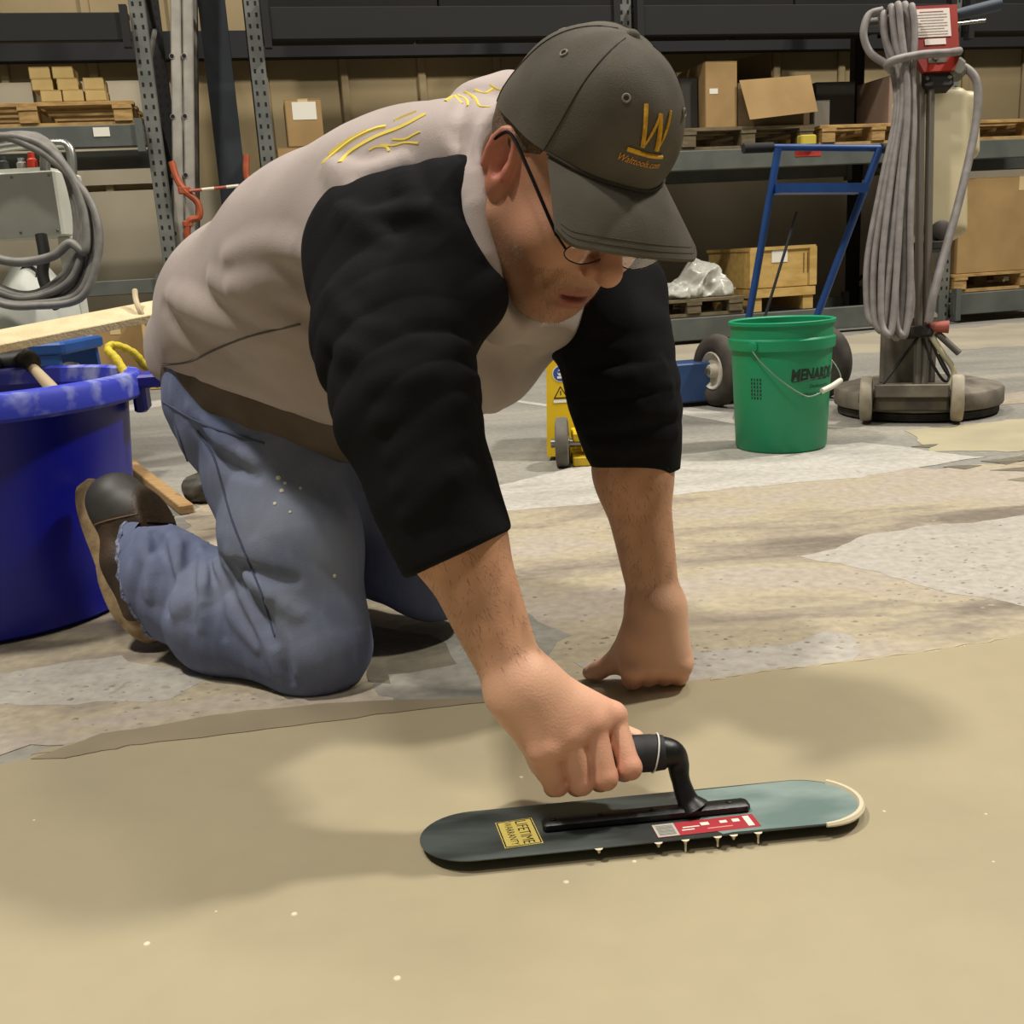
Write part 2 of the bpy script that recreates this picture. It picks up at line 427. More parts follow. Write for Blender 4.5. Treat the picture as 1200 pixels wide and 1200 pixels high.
patch('skim_coat_patch', [(577, 600), (572, 572), (690, 545), (850, 527), (1010, 519), (1155, 536), (1010, 560), (870, 571), (700, 590)], .0014, m_white, .006, 'white dusty skim coat strip behind the planted hand')
patch('skim_coat_patch', [(935, 652), (1010, 628), (1210, 600), (1330, 640), (1300, 720), (1200, 712), (1090, 690)], .0014, m_pale, .008, 'pale pitted skim coat patch')
patch('skim_coat_patch', [(640, 800), (670, 745), (560, 700), (470, 735), (430, 770), (445, 815), (560, 830)], .0014, m_greyp, .008, 'greyish skim patch between knee and hand')
patch('bare_patch', [(430, 800), (440, 735), (500, 745), (560, 790), (520, 812)], .0016, m_dark, .008, 'dark bare concrete beside the knee')
patch('skim_coat_patch', [(455, 792), (548, 776), (575, 822), (470, 830)], .0019, m_greyp, .003, 'grey square of skim coat')
patch('skim_coat_patch', [(690, 812), (672, 776), (830, 762), (1000, 745), (1010, 768), (860, 800)], .0013, m_pale, .012)
patch('skim_coat_patch', [(-80, 830), (-80, 795), (140, 770), (260, 790), (200, 820)], .0013, m_pale, .008)
patch('skim_coat_patch', [(1090, 530), (1060, 505), (1180, 492), (1290, 485), (1300, 520), (1180, 530)], .0012, M('yellow_dust', '#a69c80', .8, c2='#989077', scale=6), .006)
patch('scraped_strip', [(775, 482), (775, 474), (860, 484), (860, 497)], .0012, m_white, .004)
patch('scraped_strip', [(1120, 470), (1200, 459), (1300, 452), (1300, 466), (1130, 478)], .0012, m_cream, .004)
patch('scraped_strip', [(575, 467), (575, 465), (650, 475), (650, 478)], .0010, m_white, .001)
patch('scraped_strip', [(120, 488), (120, 480), (200, 467), (210, 472)], .0010, m_white, .003)
patch('lighter_floor_band', [(560, 425), (560, 408), (860, 402), (1300, 372), (1300, 400), (1000, 415), (860, 428)], .0008, M('dusty_band', '#a39a86', .8, c2='#8f8878', scale=3), .03)
for q in ([(1150, 541), (1200, 533), (1230, 536), (1180, 545)], [(1160, 552), (1230, 546), (1215, 553)], [(1180, 563), (1240, 556), (1240, 566)], [(1105, 548), (1150, 546), (1130, 551)], [(1068, 524), (1100, 521), (1090, 525)]):
    patch('bare_spot', q, .0019, m_dark, .004)
# loose grit
gm = MB()
for k in range(420):
    x, y = (rngp.uniform(600, 1200), rngp.uniform(600, 760)) if k < 120 else (rngp.uniform(1040, 1200), rngp.uniform(630, 715)) if k < 210 else (rngp.uniform(660, 1050), rngp.uniform(740, 792)) if k < 310 else (rngp.uniform(20, 430), rngp.uniform(790, 870))
    if k >= 310 and y > 862-.13*x*.3: continue
    if k < 310 and y > 806-.125*(x-700)-8: continue
    c = G(x, y); r = rngp.uniform(.0012, .0042); n = 5; ph = rngp.uniform(0, 6)
    V = [(c[0]+1.7*r*math.cos(ph+6.28*i/n)*rngp.uniform(.6, 1.2), c[1]+r*math.sin(ph+6.28*i/n), .001) for i in range(n)]+[(c[0], c[1], .001+r*.55)]
    gm.add(V, [(i, (i+1) % n, n) for i in range(n)])
gr_ = gm.build('loose_grit', M('grit', '#7d7367', .85, c2='#a1978a', scale=50), fl); gr_['kind'] = 'stuff'
# wet topping
edge = [(-420, 1030), (-200, 955), (0, 897), (30, 890), (48, 880), (90, 872), (140, 859), (205, 850), (290, 842), (360, 834), (440, 826), (520, 822), (580, 822), (640, 812), (700, 807), (770, 801), (830, 797), (900, 786), (1000, 774), (1100, 760), (1200, 745), (1420, 716)]
ew = smooth_path([G(x, y) for x, y in edge], 5)[:, :2]
ew = ew+rngp.normal(0, .0018, ew.shape)
far = [(3.2, ew[-1][1]+.25), (3.2, -1.6), (-3.2, -1.6), (-3.2, ew[0][1])]
loop = [tuple(q) for q in ew]+far
inn = []
for i, q in enumerate(ew):
    t = ew[min(i+1, len(ew)-1)]-ew[max(i-1, 0)]; t = t/np.linalg.norm(t); inn.append((q[0]+t[1]*.006, q[1]-t[0]*.006))
n = len(loop); m_ = len(inn); lp2 = inn+far
V = [(x, y, .0004) for x, y in loop]+[(x, y, .004) for x, y in lp2]
top = tuple(range(n, 2*n))
so_ = mesh_obj('floor_topping', V, [top]+[(i, (i+1) % n, n+(i+1) % n, n+i) for i in range(n)], None, None, own=(0, .4, 0))
bm = bmesh.new(); bm.from_mesh(so_.data); bmesh.ops.recalc_face_normals(bm, faces=bm.faces); bm.to_mesh(so_.data); bm.free()
if max(so_.data.polygons, key=lambda p: p.area).normal.z < 0: so_.data.flip_normals()
m_wet = floor_mat('wet_topping', [(.3, '#9e9379'), (.5, '#a2977c'), (.7, '#a69b80')], 1.1, .36, bump=.03, spec=.5, fine=22., ovl=.05)
so_.data.materials.append(m_wet); so_['kind'] = 'structure'; so_['label'] = 'freshly troweled wet beige floor topping'
lip_u = [(37, 893), (85, 877), (121, 864), (179, 855), (250, 843), (354, 831), (430, 826), (520, 823), (590, 822)]; lip_l = [(590, 824), (520, 832), (417, 845), (292, 861), (167, 876), (121, 884), (75, 893)]
lw = np.vstack([smooth_path([G(*q) for q in lip_u], 5), smooth_path([G(*q) for q in lip_l], 5)]); lw[:, :2] += rngp.normal(0, .0012, (len(lw), 2)); nl = len(lw)
lo2 = mesh_obj('topping_lip', [(x, y, .0006) for x, y, z in lw]+[(x, y, .0050) for x, y, z in lw], [tuple(range(nl, 2*nl))]+[(i, (i+1) % nl, nl+(i+1) % nl, nl+i) for i in range(nl)], M('lip_topping', '#837761', .5, c2='#8c806a', scale=9), so_)
bm = bmesh.new(); bm.from_mesh(lo2.data); bmesh.ops.triangulate(bm, faces=[f for f in bm.faces if len(f.verts) > 4]); bmesh.ops.recalc_face_normals(bm, faces=bm.faces); bm.to_mesh(lo2.data); bm.free()
bd = smooth_path([G(x, y+1.5, .003) for x, y in edge[16:]], 12); bd[:, :2] += rngp.normal(0, .0012, (len(bd), 2))
MB().tube(bd, .0022+.0008*np.sin(np.arange(len(bd))*1.3), 6).build('glint_bead', M('glint_bead', '#b9ad93', .12), so_, True)  # glossy bead added along the edge to give the wet highlight
blob = MB()
for k in range(12):
    x, y = rngp.uniform(0, 1200), rngp.uniform(900, 1190); c = G(x, y, .004); r = rngp.uniform(.0008, .0022)
    blob.lathe([(r*1.6, -.0002), (r*1.2, r*.25), (r*.4, r*.4)], 7, T=frame(c, x=(1, .2*k, 0), z=(0, 0, 1)))
tb_ = blob.build('topping_lumps', M('slurry', '#d2c7ab', .35), so_); tb_['kind'] = 'stuff'

# rack frame and back wall
RO = np.array([.943, 5.971, 0.]); RX = nrm([2.335, .515, 0]); RY = np.array([-RX[1], RX[0], 0])
RT = frame(RO, x=RX, z=(0, 0, 1))
m_wall = M('wall_siding', '#a08d68', .8, c2='#857657', scale=1.2, amt=(.3, .7), bump=.1)
m_wall2 = M('wall_liner', '#b9ae97', .8, c2='#a69b85', scale=1.2)
wl = MB(RT).box((0, 1.75, 2.5), (25, .1, 5.0)).build('wall_back', m_wall); wl['kind'] = 'structure'
for k in range(-23, 24):
    MB(RT).box((k*.52, 1.69, 2.5), (.055, .03, 5.0), bev=.008).build('siding_rib', m_wall, wl)
MB(RT).box((0, 1.66, .55), (24.5, .02, 1.1)).build('wall_liner_panel', m_wall2, wl)
for s in (-2.6, -1.9): MB(RT).box((s*1.0-1.2, 1.655, 1.45), (.62, .02, .62)).build('wall_liner_panel', m_wall2, wl)
for z in (1.95, 3.2): MB(RT).box((0, 1.62, z), (24.5, .10, .16)).build('wall_girt', M('girt_dark', '#17181a', .8), wl)
# ================================================================ the kneeling person
person = thing('person', G(300, 815), 'person kneeling on hands and knees in grey and black sweatshirt, troweling the floor', 'person')
# ---- head frame
HA, HPI, HPS = math.radians(-3.6), math.radians(50), math.radians(34.4)
_a = math.sin(HA)*CX+math.cos(HA)*CY; _b = math.cos(HA)*CX-math.sin(HA)*CY; _t = -LF
_h = math.cos(HPS)*_t+math.sin(HPS)*_b
HF = -math.sin(HPI)*_a+math.cos(HPI)*_h; HU = math.cos(HPI)*_a+math.sin(HPI)*_h; HL = np.cross(HU, HF)
HO = P(665, 207, 1.054); HB = np.stack([HF, HL, HU], 1)
def hp(f, l, u): return HO+HB@np.array([f, l, u], float)
def hloc(p): return (p-HO)@HB
# ---- joints
rS = P(452, 300, 1.14); lS = P(672, 330, 1.29)
SA = nrm(lS-rS)
rE = P(470, 478, 1.00); rC = P(534, 645, .985); rW = G(606, 800, .150)
lE = P(727, 470, 1.27); lC = P(755, 560, 1.285); lW = P(768, 705, 1.285)
neck = P(585, 215, 1.15)
rH = P(290, 450, 1.46); rK = P(376, 756, 1.375); rA = P(160, 668, 1.555)
lH = P(395, 470, 1.58); lK = P(505, 672, 1.53); lA = lK+(rA-rK)*.98+np.array([.03, .02, .0])
px = lambda n, d: n*d/F
# ---- skin: head, neck, arms, hands (and the hidden trunk and legs) as one surface
B = SDF()
B.u(cone(P(285, 420, 1.52), P(440, 290, 1.31), .08, .08), .05)
B.u(cone(P(440, 290, 1.31), neck, .085, .06), .05)
for a, b, c in ((rH, rK, rA), (lH, lK, lA)):
    B.u(cone(a, b, .062, .045), .04); B.u(cone(b, c, .045, .035), .03)
B.u(cone(P(440, 290, 1.31), rS, .06, .05), .04); B.u(cone(P(440, 290, 1.31), lS, .06, .05), .04)
# right arm
B.u(cone(rS, rE, .05, .044), .03)
fm = rE+(rW-rE)*.45
B.u(cone(rE, fm, .044, .044), .03); B.u(cone(fm, rW, .046, .0285, nrm(np.cross(rW-rE, -LF)), 1.), .03)
# left arm
B.u(cone(lS, lE, .05, .045), .03)
lm = lE+(lW-lE)*.35
B.u(cone(lE, lm, .044, .044), .03); B.u(cone(lm, lW, .0435, .031), .03)
# neck + head
B.u(cone(neck, hp(-.03, 0, -.03), .066, .062), .03)
B.u(ell(hp(-.012, 0, .045), (.099, .077, .085), HB), .02)
B.u(ell(hp(.026, 0, -.025), (.072, .067, .082), HB), .03)
for s in (-1, 1):
    B.u(cone(hp(-.004, s*.054, -.06), hp(.058, s*.022, -.104), .022, .021), .025)
    B.u(ball(hp(.064, s*.037, -.035), .03), .025)
    B.u(cone(hp(.078, s*.045, .022), hp(.094, s*.008, .02), .013, .012), .014)
B.u(cone(hp(.02, 0, -.092), hp(.066, 0, -.107), .035, .021), .02)          # chin and soft underchin
B.u(cone(hp(-.0, 0, -.085), hp(.04, 0, -.098), .045, .03), .03)
B.u(ell(hp(.074, 0, -.074), (.021, .036, .026), HB), .02)                 # muzzle
for s in (-1, 1): B.cut(ball(hp(.107, s*.031, .003), .017), .016)
for s in (-1, 1): B.u(ell(hp(.084, s*.031, -.001), (.014, .017, .012), HB), .006)   # closed lids looking down
B.u(cone(hp(.090, 0, .014), hp(.121, 0, -.026), .009, .0125), .010)
B.u(ball(hp(.122, 0, -.031), .0135), .006)
for s in (-1, 1):
    B.u(ell(hp(.108, s*.0145, -.035), (.012, .008, .009), HB), .006)
    B.cut(ell(hp(.113, s*.0075, -.0455), (.006, .0042, .006), HB), .003)
B.u(ell(hp(.0905, 0, -.0725), (.0105, .0235, .0062), HB), .006)
B.u(ell(hp(.087, 0, -.0890), (.0115, .021, .0075), HB), .006)
for s in (-1, 1): B.cut(chain([hp(.106, s*.024, -.036), hp(.098, s*.036, -.052), hp(.084, s*.040, -.074)], [.004, .004, .003]), .010)
B.cut(ell(hp(.098, 0, -.0803), (.013, .0225, .0034), HB), .003)
for s in (-1, 1):                                                         # ears
    eb = np.stack([nrm(HF*.97-HL*s*.22), nrm(HL*s-HF*s*s*.12), HU], 1); ec = hp(-.012, s*.0745, .0)
    eb = np.stack([eb[:, 0], nrm(np.cross(HU, eb[:, 0])), HU], 1)
    B.u(ell(ec, (.0195, .0075, .034), eb), .008)
    B.u(ell(ec-HU*.027+eb[:, 0]*.004, (.010, .007, .012), eb), .006)
    out = eb[:, 1]*(1 if np.dot(eb[:, 1], HL*s) > 0 else -1)
    B.cut(ell(ec+out*.009-HU*.002+eb[:, 0]*.002, (.0105, .009, .017), eb), .003)
    B.cut(ell(ec+out*.009+HU*.016-eb[:, 0]*.001, (.0115, .0045, .011), eb), .004)
    hx = [ec+out*.005+eb[:, 0]*.0175*math.cos(t)+HU*.0315*math.sin(t) for t in np.linspace(-.1*math.pi, 1.15*math.pi, 9)]
    B.u(chain(hx, [.0042]*9), .003)
    B.u(ball(ec+out*.002-HU*.004+eb[:, 0]*.014, .006), .005)            # tragus
# right hand on the grip
gA = np.array([-.005, .902, .066]); gB = np.array([.128, .902, .070])
mcp = [G(718, 840, .105), G(694, 848, .108), G(666, 861, .104), G(637, 878, .096)]
pip = [G(738, 899, .066), G(709, 911, .062), G(681, 917, .058), G(653, 919, .054)]
fr = [.0118, .0122, .0122, .0115]
palm = [rW+(m-rW)*.25 for m in mcp]
hb = SDF()
for i, m in enumerate(mcp):
    B.u(cone(rW+(m-rW)*.12, m, .0235, .0145), .022)
for i, (m, q) in enumerate(zip(mcp, pip)):
    B.u(ball(m+np.array([0, -.001, .001]), .0138), .005)
    kn = .0012
    B.u(cone(m, q, fr[i]*1.08, fr[i]), kn)
    dip = q+np.array([-.003, .026, -.017]); tip = dip+np.array([-.004, .022, .010])
    B.u(cone(q, dip, fr[i], fr[i]*.86), .003); B.u(cone(dip, tip, fr[i]*.86, fr[i]*.72), .003)
tb = rW+(mcp[0]-rW)*.45+np.array([.0, .018, -.02])
t1 = np.array([.045, .948, .085]); t2 = np.array([.082, .938, .078]); t3 = np.array([.108, .928, .072])
B.u(cone(rW+(mcp[0]-rW)*.2, t1, .022, .0175), .02); B.u(cone(t1, t2, .0155, .0135), .006); B.u(cone(t2, t3, .0135, .0105), .004)
B.u(cone(rW+(mcp[3]-rW)*.15, (mcp[3]+pip[3])/2+np.array([-.006, .02, 0]), .024, .016), .02)   # heel of the hand
# left hand: planted on its knuckles, thumb out to the side
lk = G(770, 790, .026); ax_r = nrm([1, .18, 0])
lm_ = [lk+ax_r*o+np.array([0, .0, z]) for o, z in ((-.031, .002), (-.0105, .004), (.0105, .003), (.029, .0))]
for i, m in enumerate(lm_):
    B.u(cone(lW+(m-lW)*.12, m+np.array([0, .004, .012]), .0255, .0185), .024)
for i, m in enumerate(lm_):
    q = m+np.array([0, .012, -.010]); r = .0145-.0008*abs(i-1.4)
    B.u(cone(m+np.array([0, -.004, .010]), q, .0155, r), .003)
    e = q+np.array([0, .036, .012]); B.u(cone(q, e, r, r*.9), .003); B.u(cone(e, e+np.array([0, -.012, .020]), r*.85, r*.7), .003)
tA = lW+(lm_[0]-lW)*.42+np.array([-.012, -.006, 0]); tB = G(722, 775, .030); tC = G(702, 785, .017); tD = G(691, 788, .0125)
B.u(cone(tA, tB, .019, .0145), .018); B.u(cone(tB, tC, .0135, .012), .006); B.u(cone(tC, tD, .012, .0095), .004)

def arm_disp(p): return wav(p, 70, 5, 3)*.0006
B.disp = arm_disp; B.dmax = .002
bv, bf = B.mesh((-.95, .75, -.01), (.35, 1.75, .80), .0022)
# skin colour: painted cap shade on the head, own pigment differences (ruddy ears and cheeks, stubble, tanned hairy forearms, knuckles)
hl = hloc(bv); skin = np.tile(np.array(lin('#dcae90')[:3]), (len(bv), 1))
def blend(col, hexc, w): 
    w = np.clip(w, 0, 1)[:, None]; return col*(1-w)+np.array(lin(hexc)[:3])*w
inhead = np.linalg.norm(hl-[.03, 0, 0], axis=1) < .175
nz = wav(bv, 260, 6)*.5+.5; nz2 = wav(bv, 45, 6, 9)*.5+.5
skin = blend(skin, '#ad8065', inhead*.9)  # whole head darkened: the cap's shade is put into the skin colour
skin = blend(skin, '#b9795f', (nz2 > .6)*.0+np.clip(nz2, 0, 1)*.32)
eard = np.minimum(np.linalg.norm(hl-[-.012, -.08, 0], axis=1), np.linalg.norm(hl-[-.012, .08, 0], axis=1))
skin = blend(skin, '#b8695a', np.clip(1.6-eard/.028, 0, 1)*.75)
skin = blend(skin, '#bd7560', np.exp(-(np.linalg.norm((hl-[.115, 0, -.03])/[.02, .025, .02], axis=1))**2)*.6)
stub = np.clip((-.035-hl[:, 2])/.03, 0, 1)*np.clip((hl[:, 0]+.02)/.03, 0, 1)
mus = np.exp(-((hl[:, 2]+.060)/.009)**2)*np.exp(-(hl[:, 1]/.03)**2)*(hl[:, 0] > .07)
stub = np.clip(np.maximum(stub*.75, mus*.9), 0, 1)*(.45+.55*nz)*inhead
skin = blend(skin, '#6e5138', stub*.62)
chin = np.exp(-(np.linalg.norm((hl-[.058, 0, -.125])/[.03, .03, .02], axis=1))**2)
skin = blend(skin, '#9c8a76', chin*.7*nz)
lips = np.exp(-((hl[:, 2]+.081)/.0135)**4)*np.exp(-(hl[:, 1]/.022)**4)*(hl[:, 0] > .083)
skin = blend(skin, '#8a4440', lips*.9)
arm = (bv[:, 2] < .36)*(~inhead)
armr = np.linalg.norm(np.cross(bv-rW, nrm(rE-rW)), axis=1)
fa = ((bv-rW)@nrm(rE-rW)); fl = ((bv-lW)@nrm(lE-lW))
hair_m = np.maximum(np.clip((fa+.005)/.05, 0, 1)*(np.linalg.norm(bv-rW, axis=1) < .4), np.clip((fl+.01)/.05, 0, 1)*(np.linalg.norm(bv-lW, axis=1) < .34))*(~inhead)
skin = blend(skin, '#b07c55', hair_m*(.35+.35*nz2))
skin = blend(skin, '#6b4528', hair_m*np.clip(nz-.35, 0, 1)*.35)
for q in mcp+pip+lm_:
    skin = blend(skin, '#c07a66', np.exp(-(np.linalg.norm(bv-q, axis=1)/.018)**2)*.5)
m_skin = M('skin', attr='tint', rough=.52, bump=.12, bscale=420, spec=.4)
m_skin.node_tree.nodes['Principled BSDF'].inputs['Subsurface Weight'].default_value = .08
m_skin.node_tree.nodes['Principled BSDF'].inputs['Subsurface Radius'].default_value = (.012, .005, .003)
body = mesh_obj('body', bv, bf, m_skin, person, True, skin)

# ---- sweatshirt
T = SDF()                                                                  # trunk of the sweatshirt
tq = .70
cl = [(P(301, 414, 1.54), .116), (P(360, 368, 1.455), .132), (P(444, 312, 1.335), .140), (P(518, 252, 1.235), .110), (P(574, 208, 1.175), .083)]
for (a, ra), (b, rb) in zip(cl[:-1], cl[1:]): T.u(cone(a, b, ra, rb, SA, tq), .05)
T.u(cone(P(330, 400, 1.42), P(420, 405, 1.36), .085, .105, SA, .75), .06)   # hanging belly
T.u(cone(P(430, 400, 1.36), P(560, 395, 1.32), .10, .088), .06)
T.u(cone(P(556, 395, 1.32), P(612, 350, 1.27), .085, .055), .05)
T.u(cone(rS, lS, .075, .08), .05)
hood = [P(545, 175, 1.17), P(566, 142, 1.215), P(598, 128, 1.25), P(640, 140, 1.27), P(682, 185, 1.265), P(700, 240, 1.24)]
T.u(chain(hood, [.040, .046, .046, .042, .036, .028]), .016)                             # bunched hood
hd2 = [P(640, 125, 1.17), P(612, 128, 1.14), P(588, 150, 1.105), P(569, 192, 1.075), P(561, 245, 1.06), P(566, 300, 1.065), P(582, 348, 1.09)]
nk = B.hits([(566, 176)])[0]; nd = np.dot(nk-[0, 0, CAMH], LF)
T.u(chain([P(600, 128, nd+.030), P(586, 143, nd+.022), P(574, 158, nd+.012), P(564, 178, nd+.004), P(557, 202, nd), P(554, 230, nd-.004)], [.016, .016, .0155, .015, .015, .016]), .008)
T.u(chain(hd2, [.020, .020, .019, .018, .018, .020, .022]), .008)                             # neck band
T.u(chain([P(575, 335, 1.11), P(590, 372, 1.13), P(626, 372, 1.18), P(642, 380, 1.205)], [.03, .032, .027, .024]), .045)
def gath(p, ax, o, freq, warp, woff, amp):
    """gathered cloth: rounded ridges with sharp valleys across an axis"""
    t = (p-o)@ax; w = wav(p, 26, 4, woff+5); return -amp*(np.abs(np.sin(t*freq+warp*1.5*wav(p, 17, 4, woff)+.8*w))-.45)*np.clip(.45+.9*w, 0, 1.3)
def win(t, a, b, s): return np.clip((t-a)/s, 0, 1)*np.clip((b-t)/s, 0, 1)
def fold(S, pts, r, depth, k, cut=False, d=None):
    q = [h for h in S.hits(pts) if h is not None]
    if len(q) > 1: q = list(np.array(q)-S.normals(q)*depth)
    if len(q) > 1:
        q = smooth_path(q, 3); rr = r*np.clip(np.sin(np.linspace(.12, math.pi-.12, len(q)))**.5, .15, 1)
        (S.cut if cut else S.u)(chain(q, rr), k)
# creases and ridges read from the photograph, laid on the surface
fold(T, [(196, 360), (228, 395), (275, 420)], .012, -.006, .022, True)
fold(T, [(205, 350), (250, 372), (330, 400)], .016, .005, .022)
fold(T, [(250, 330), (300, 352), (350, 385)], .013, .004, .022)
fold(T, [(240, 440), (300, 455), (345, 478)], .016, .005, .022)
fold(T, [(260, 470), (310, 488), (360, 505)], .012, .004, .02)
fold(T, [(355, 300), (320, 290), (270, 300)], .012, .004, .025)
fold(T, [(360, 350), (320, 330), (275, 335)], .011, .004, .025)
fold(T, [(395, 200), (430, 205), (470, 190)], .010, .004, .02)
fold(T, [(385, 195), (410, 225), (425, 240)], .012, .004, .022)
fold(T, [(552, 190), (538, 160), (536, 130), (548, 108)], .011, -.003, .012, True)
fold(T, [(562, 175), (572, 150), (600, 128)], .008, -.002, .010, True)
fold(T, [(560, 420), (575, 450), (580, 480)], .012, .006, .02)
T.cut(cone(neck, hp(-.03, 0, -.03), .058, .056), .006)
T.cut(cone(hp(-.03, 0, -.02), hp(.06, 0, -.09), .07, .055), .01)
hem_n = nrm(P(232, 470, 1.5)-P(290, 330, 1.5)); hem_o = P(300, 497, 1.45)
def hemcut(p): return (p-hem_o)@hem_n+.03*np.sin((p@SA)*14)*.3
hq = [P(185, 433, 1.5), P(400, 520, 1.36)]; hem_n = np.cross(nrm(hq[1]-hq[0]), nrm(SA+np.array([0, 0, .12]))); hem_n = nrm(hem_n if hem_n[2] < 0 else -hem_n)
T.cap(lambda p: np.where((p-hq[0])@nrm(hq[1]-hq[0]) < .36, (p-hq[0])@hem_n+.006*np.sin(p@SA*30), -1.), .012)
T.disp = lambda p: wav(p, 28, 6, 1)*.0022+wav(p, 75, 6, 4)*.0008
T.dmax = .008
tv, tf = T.mesh((-.95, .75, .05), (.45, 1.95, .95), .0034)
m_grey = M('grey_fleece', '#b3a6a2', .95, c2='#a0948f', scale=5, bump=.25, bscale=900, sheen=.15, spec=.15)
m_black = M('black_fleece', '#151517', .95, c2='#1b1b1d', scale=6, bump=.3, bscale=900, spec=.1)
shirt = mesh_obj('sweatshirt', tv, tf, m_grey, person, True)
shirt['label'] = 'heather grey hooded sweatshirt body'
# right sleeve
R = SDF()
sl = [(P(460, 305, 1.135), .092), (P(462, 400, 1.055), .078), (P(478, 482, 1.00), .0665), (P(507, 572, .985), .056), (P(534, 640, .982), .0495), (P(548, 672, .982), .050)]
for (a, ra), (b, rb) in zip(sl[:-1], sl[1:]): R.u(cone(a, b, ra, rb), .03)
R.u(cone(P(455, 300, 1.13), P(540, 238, 1.105), .085, .05), .04)            # raglan shoulder up to the neck
R.u(cone(P(520, 320, 1.07), P(556, 350, 1.06), .05, .035), .03)
for pts, r, dp in (([(400, 242), (420, 262), (450, 285)], .012, .005), ([(470, 200), (480, 225), (500, 250)], .012, .005),
                   ([(505, 192), (520, 230), (535, 262)], .010, .004), ([(430, 250), (500, 250), (560, 300)], .010, .005),
                   ([(385, 345), (420, 385), (480, 400)], .012, .006), ([(380, 390), (430, 420), (530, 400)], .011, .005),
                   ([(555, 400), (500, 440), (440, 450)], .012, .005), ([(556, 440), (520, 470), (450, 492)], .013, .005),
                   ([(560, 478), (520, 498), (460, 535)], .013, .005), ([(562, 510), (530, 525), (468, 572)], .013, .005),
                   ([(566, 545), (530, 560), (478, 605)], .011, .004)):
    fold(R, pts, r, dp, .016)
for c_, r_ in ((P(404, 256, 1.15), .026), (P(440, 250, 1.14), .024), (P(476, 216, 1.13), .028), (P(506, 206, 1.115), .026)): R.u(ball(c_, r_), .012)
cA = rE+(rW-rE)*.40; R.cut(cone(rC, rW, .0455, .0285), .003)
cn = nrm(rW-rE); ce = P(537, 652, .985)
cn = nrm(nrm(.42*CX-.91*CY)+.25*nrm(rW-rE)); ce = (P(485, 673, .97)+P(583, 628, .97))/2
R.cap(lambda p: (p-ce)@cn, .006)
rax = nrm(P(534, 640, .982)-P(462, 400, 1.055)); ro_ = P(462, 400, 1.055)
def rdisp(p):
    t = (p-ro_)@rax
    return wav(p, 40, 6, 7)*.0016+wav(p, 110, 5, 2)*.0006+gath(p, nrm(rax+.35*CX), ro_, 80, 1.3, 7, 1.)*(.0046*win(t, -.01, .145, .04)+.0016*win(t, -.2, .02, .05))
R.disp = rdisp
R.dmax = .010
rv, rf = R.mesh((-.40, .72, .15), (.15, 1.45, .85), .0028)
rsl = mesh_obj('sleeve', rv, rf, m_black, shirt, True); rsl['label'] = 'black fleece sleeve pushed up to the mid forearm'
# left sleeve
Lq = SDF()
sl = [(P(690, 345, 1.285), .072), (P(718, 398, 1.27), .067), (P(731, 462, 1.262), .062), (P(742, 515, 1.272), .053), (P(756, 556, 1.285), .0455)]
for (a, ra), (b, rb) in zip(sl[:-1], sl[1:]): Lq.u(cone(a, b, ra, rb), .03)
Lq.u(cone(P(668, 345, 1.285), P(735, 340, 1.29), .07, .05), .03)
for pts, r, dp in (([(665, 430), (720, 440), (775, 425)], .012, .003), ([(668, 465), (720, 470), (785, 455)], .013, .003),
                   ([(680, 500), (730, 497), (790, 485)], .013, .003), ([(695, 520), (740, 520), (792, 508)], .011, .003)):
    fold(Lq, pts, r, dp, .012)
Lq.cut(cone(lC, lW, .043, .031), .003)
ln = nrm(lW-lE); le = P(756, 562, 1.285); Lq.cap(lambda p: (p-le)@ln, .005)
lax = nrm(lW-lE); Lq.disp = lambda p: wav(p, 42, 6, 11)*.0018+gath(p, lax, lE, 85, 1.1, 11, 1.)*.0075*win((p-lE)@lax, -.09, .055, .03); Lq.dmax = .010
lv, lf = Lq.mesh((-.05, 1.0, .15), (.4, 1.6, .8), .003)
mesh_obj('sleeve', lv, lf, m_black, shirt, True)['label'] = 'black fleece sleeve of the supporting arm'
# undershirt hem
U = SDF()
U.u(cone(P(309, 430, 1.52), P(356, 452, 1.46), .113, .114, SA, .74), .05)
U.u(cone(P(350, 445, 1.45), P(430, 480, 1.40), .098, .072, SA, .75), .05)
uq = [P(195, 468, 1.5), P(300, 523, 1.42)]; un = np.cross(nrm(uq[1]-uq[0]), SA); un = nrm(un if un[2] < 0 else -un)
U.cap(lambda p: (p-uq[0])@un+.005*np.sin(p@SA*40), .01)
U.disp = lambda p: wav(p, 40, 6, 2)*.002; U.dmax = .004
uv, uf = U.mesh((-.95, .9, .1), (.3, 2.0, .75), .004)
mesh_obj('undershirt', uv, uf, M('brown_knit', '#6d6259', .95, c2='#574d45', scale=12, bump=.2, bscale=800, spec=.1), person, True)['label'] = 'brownish grey shirt tail hanging below the sweatshirt'
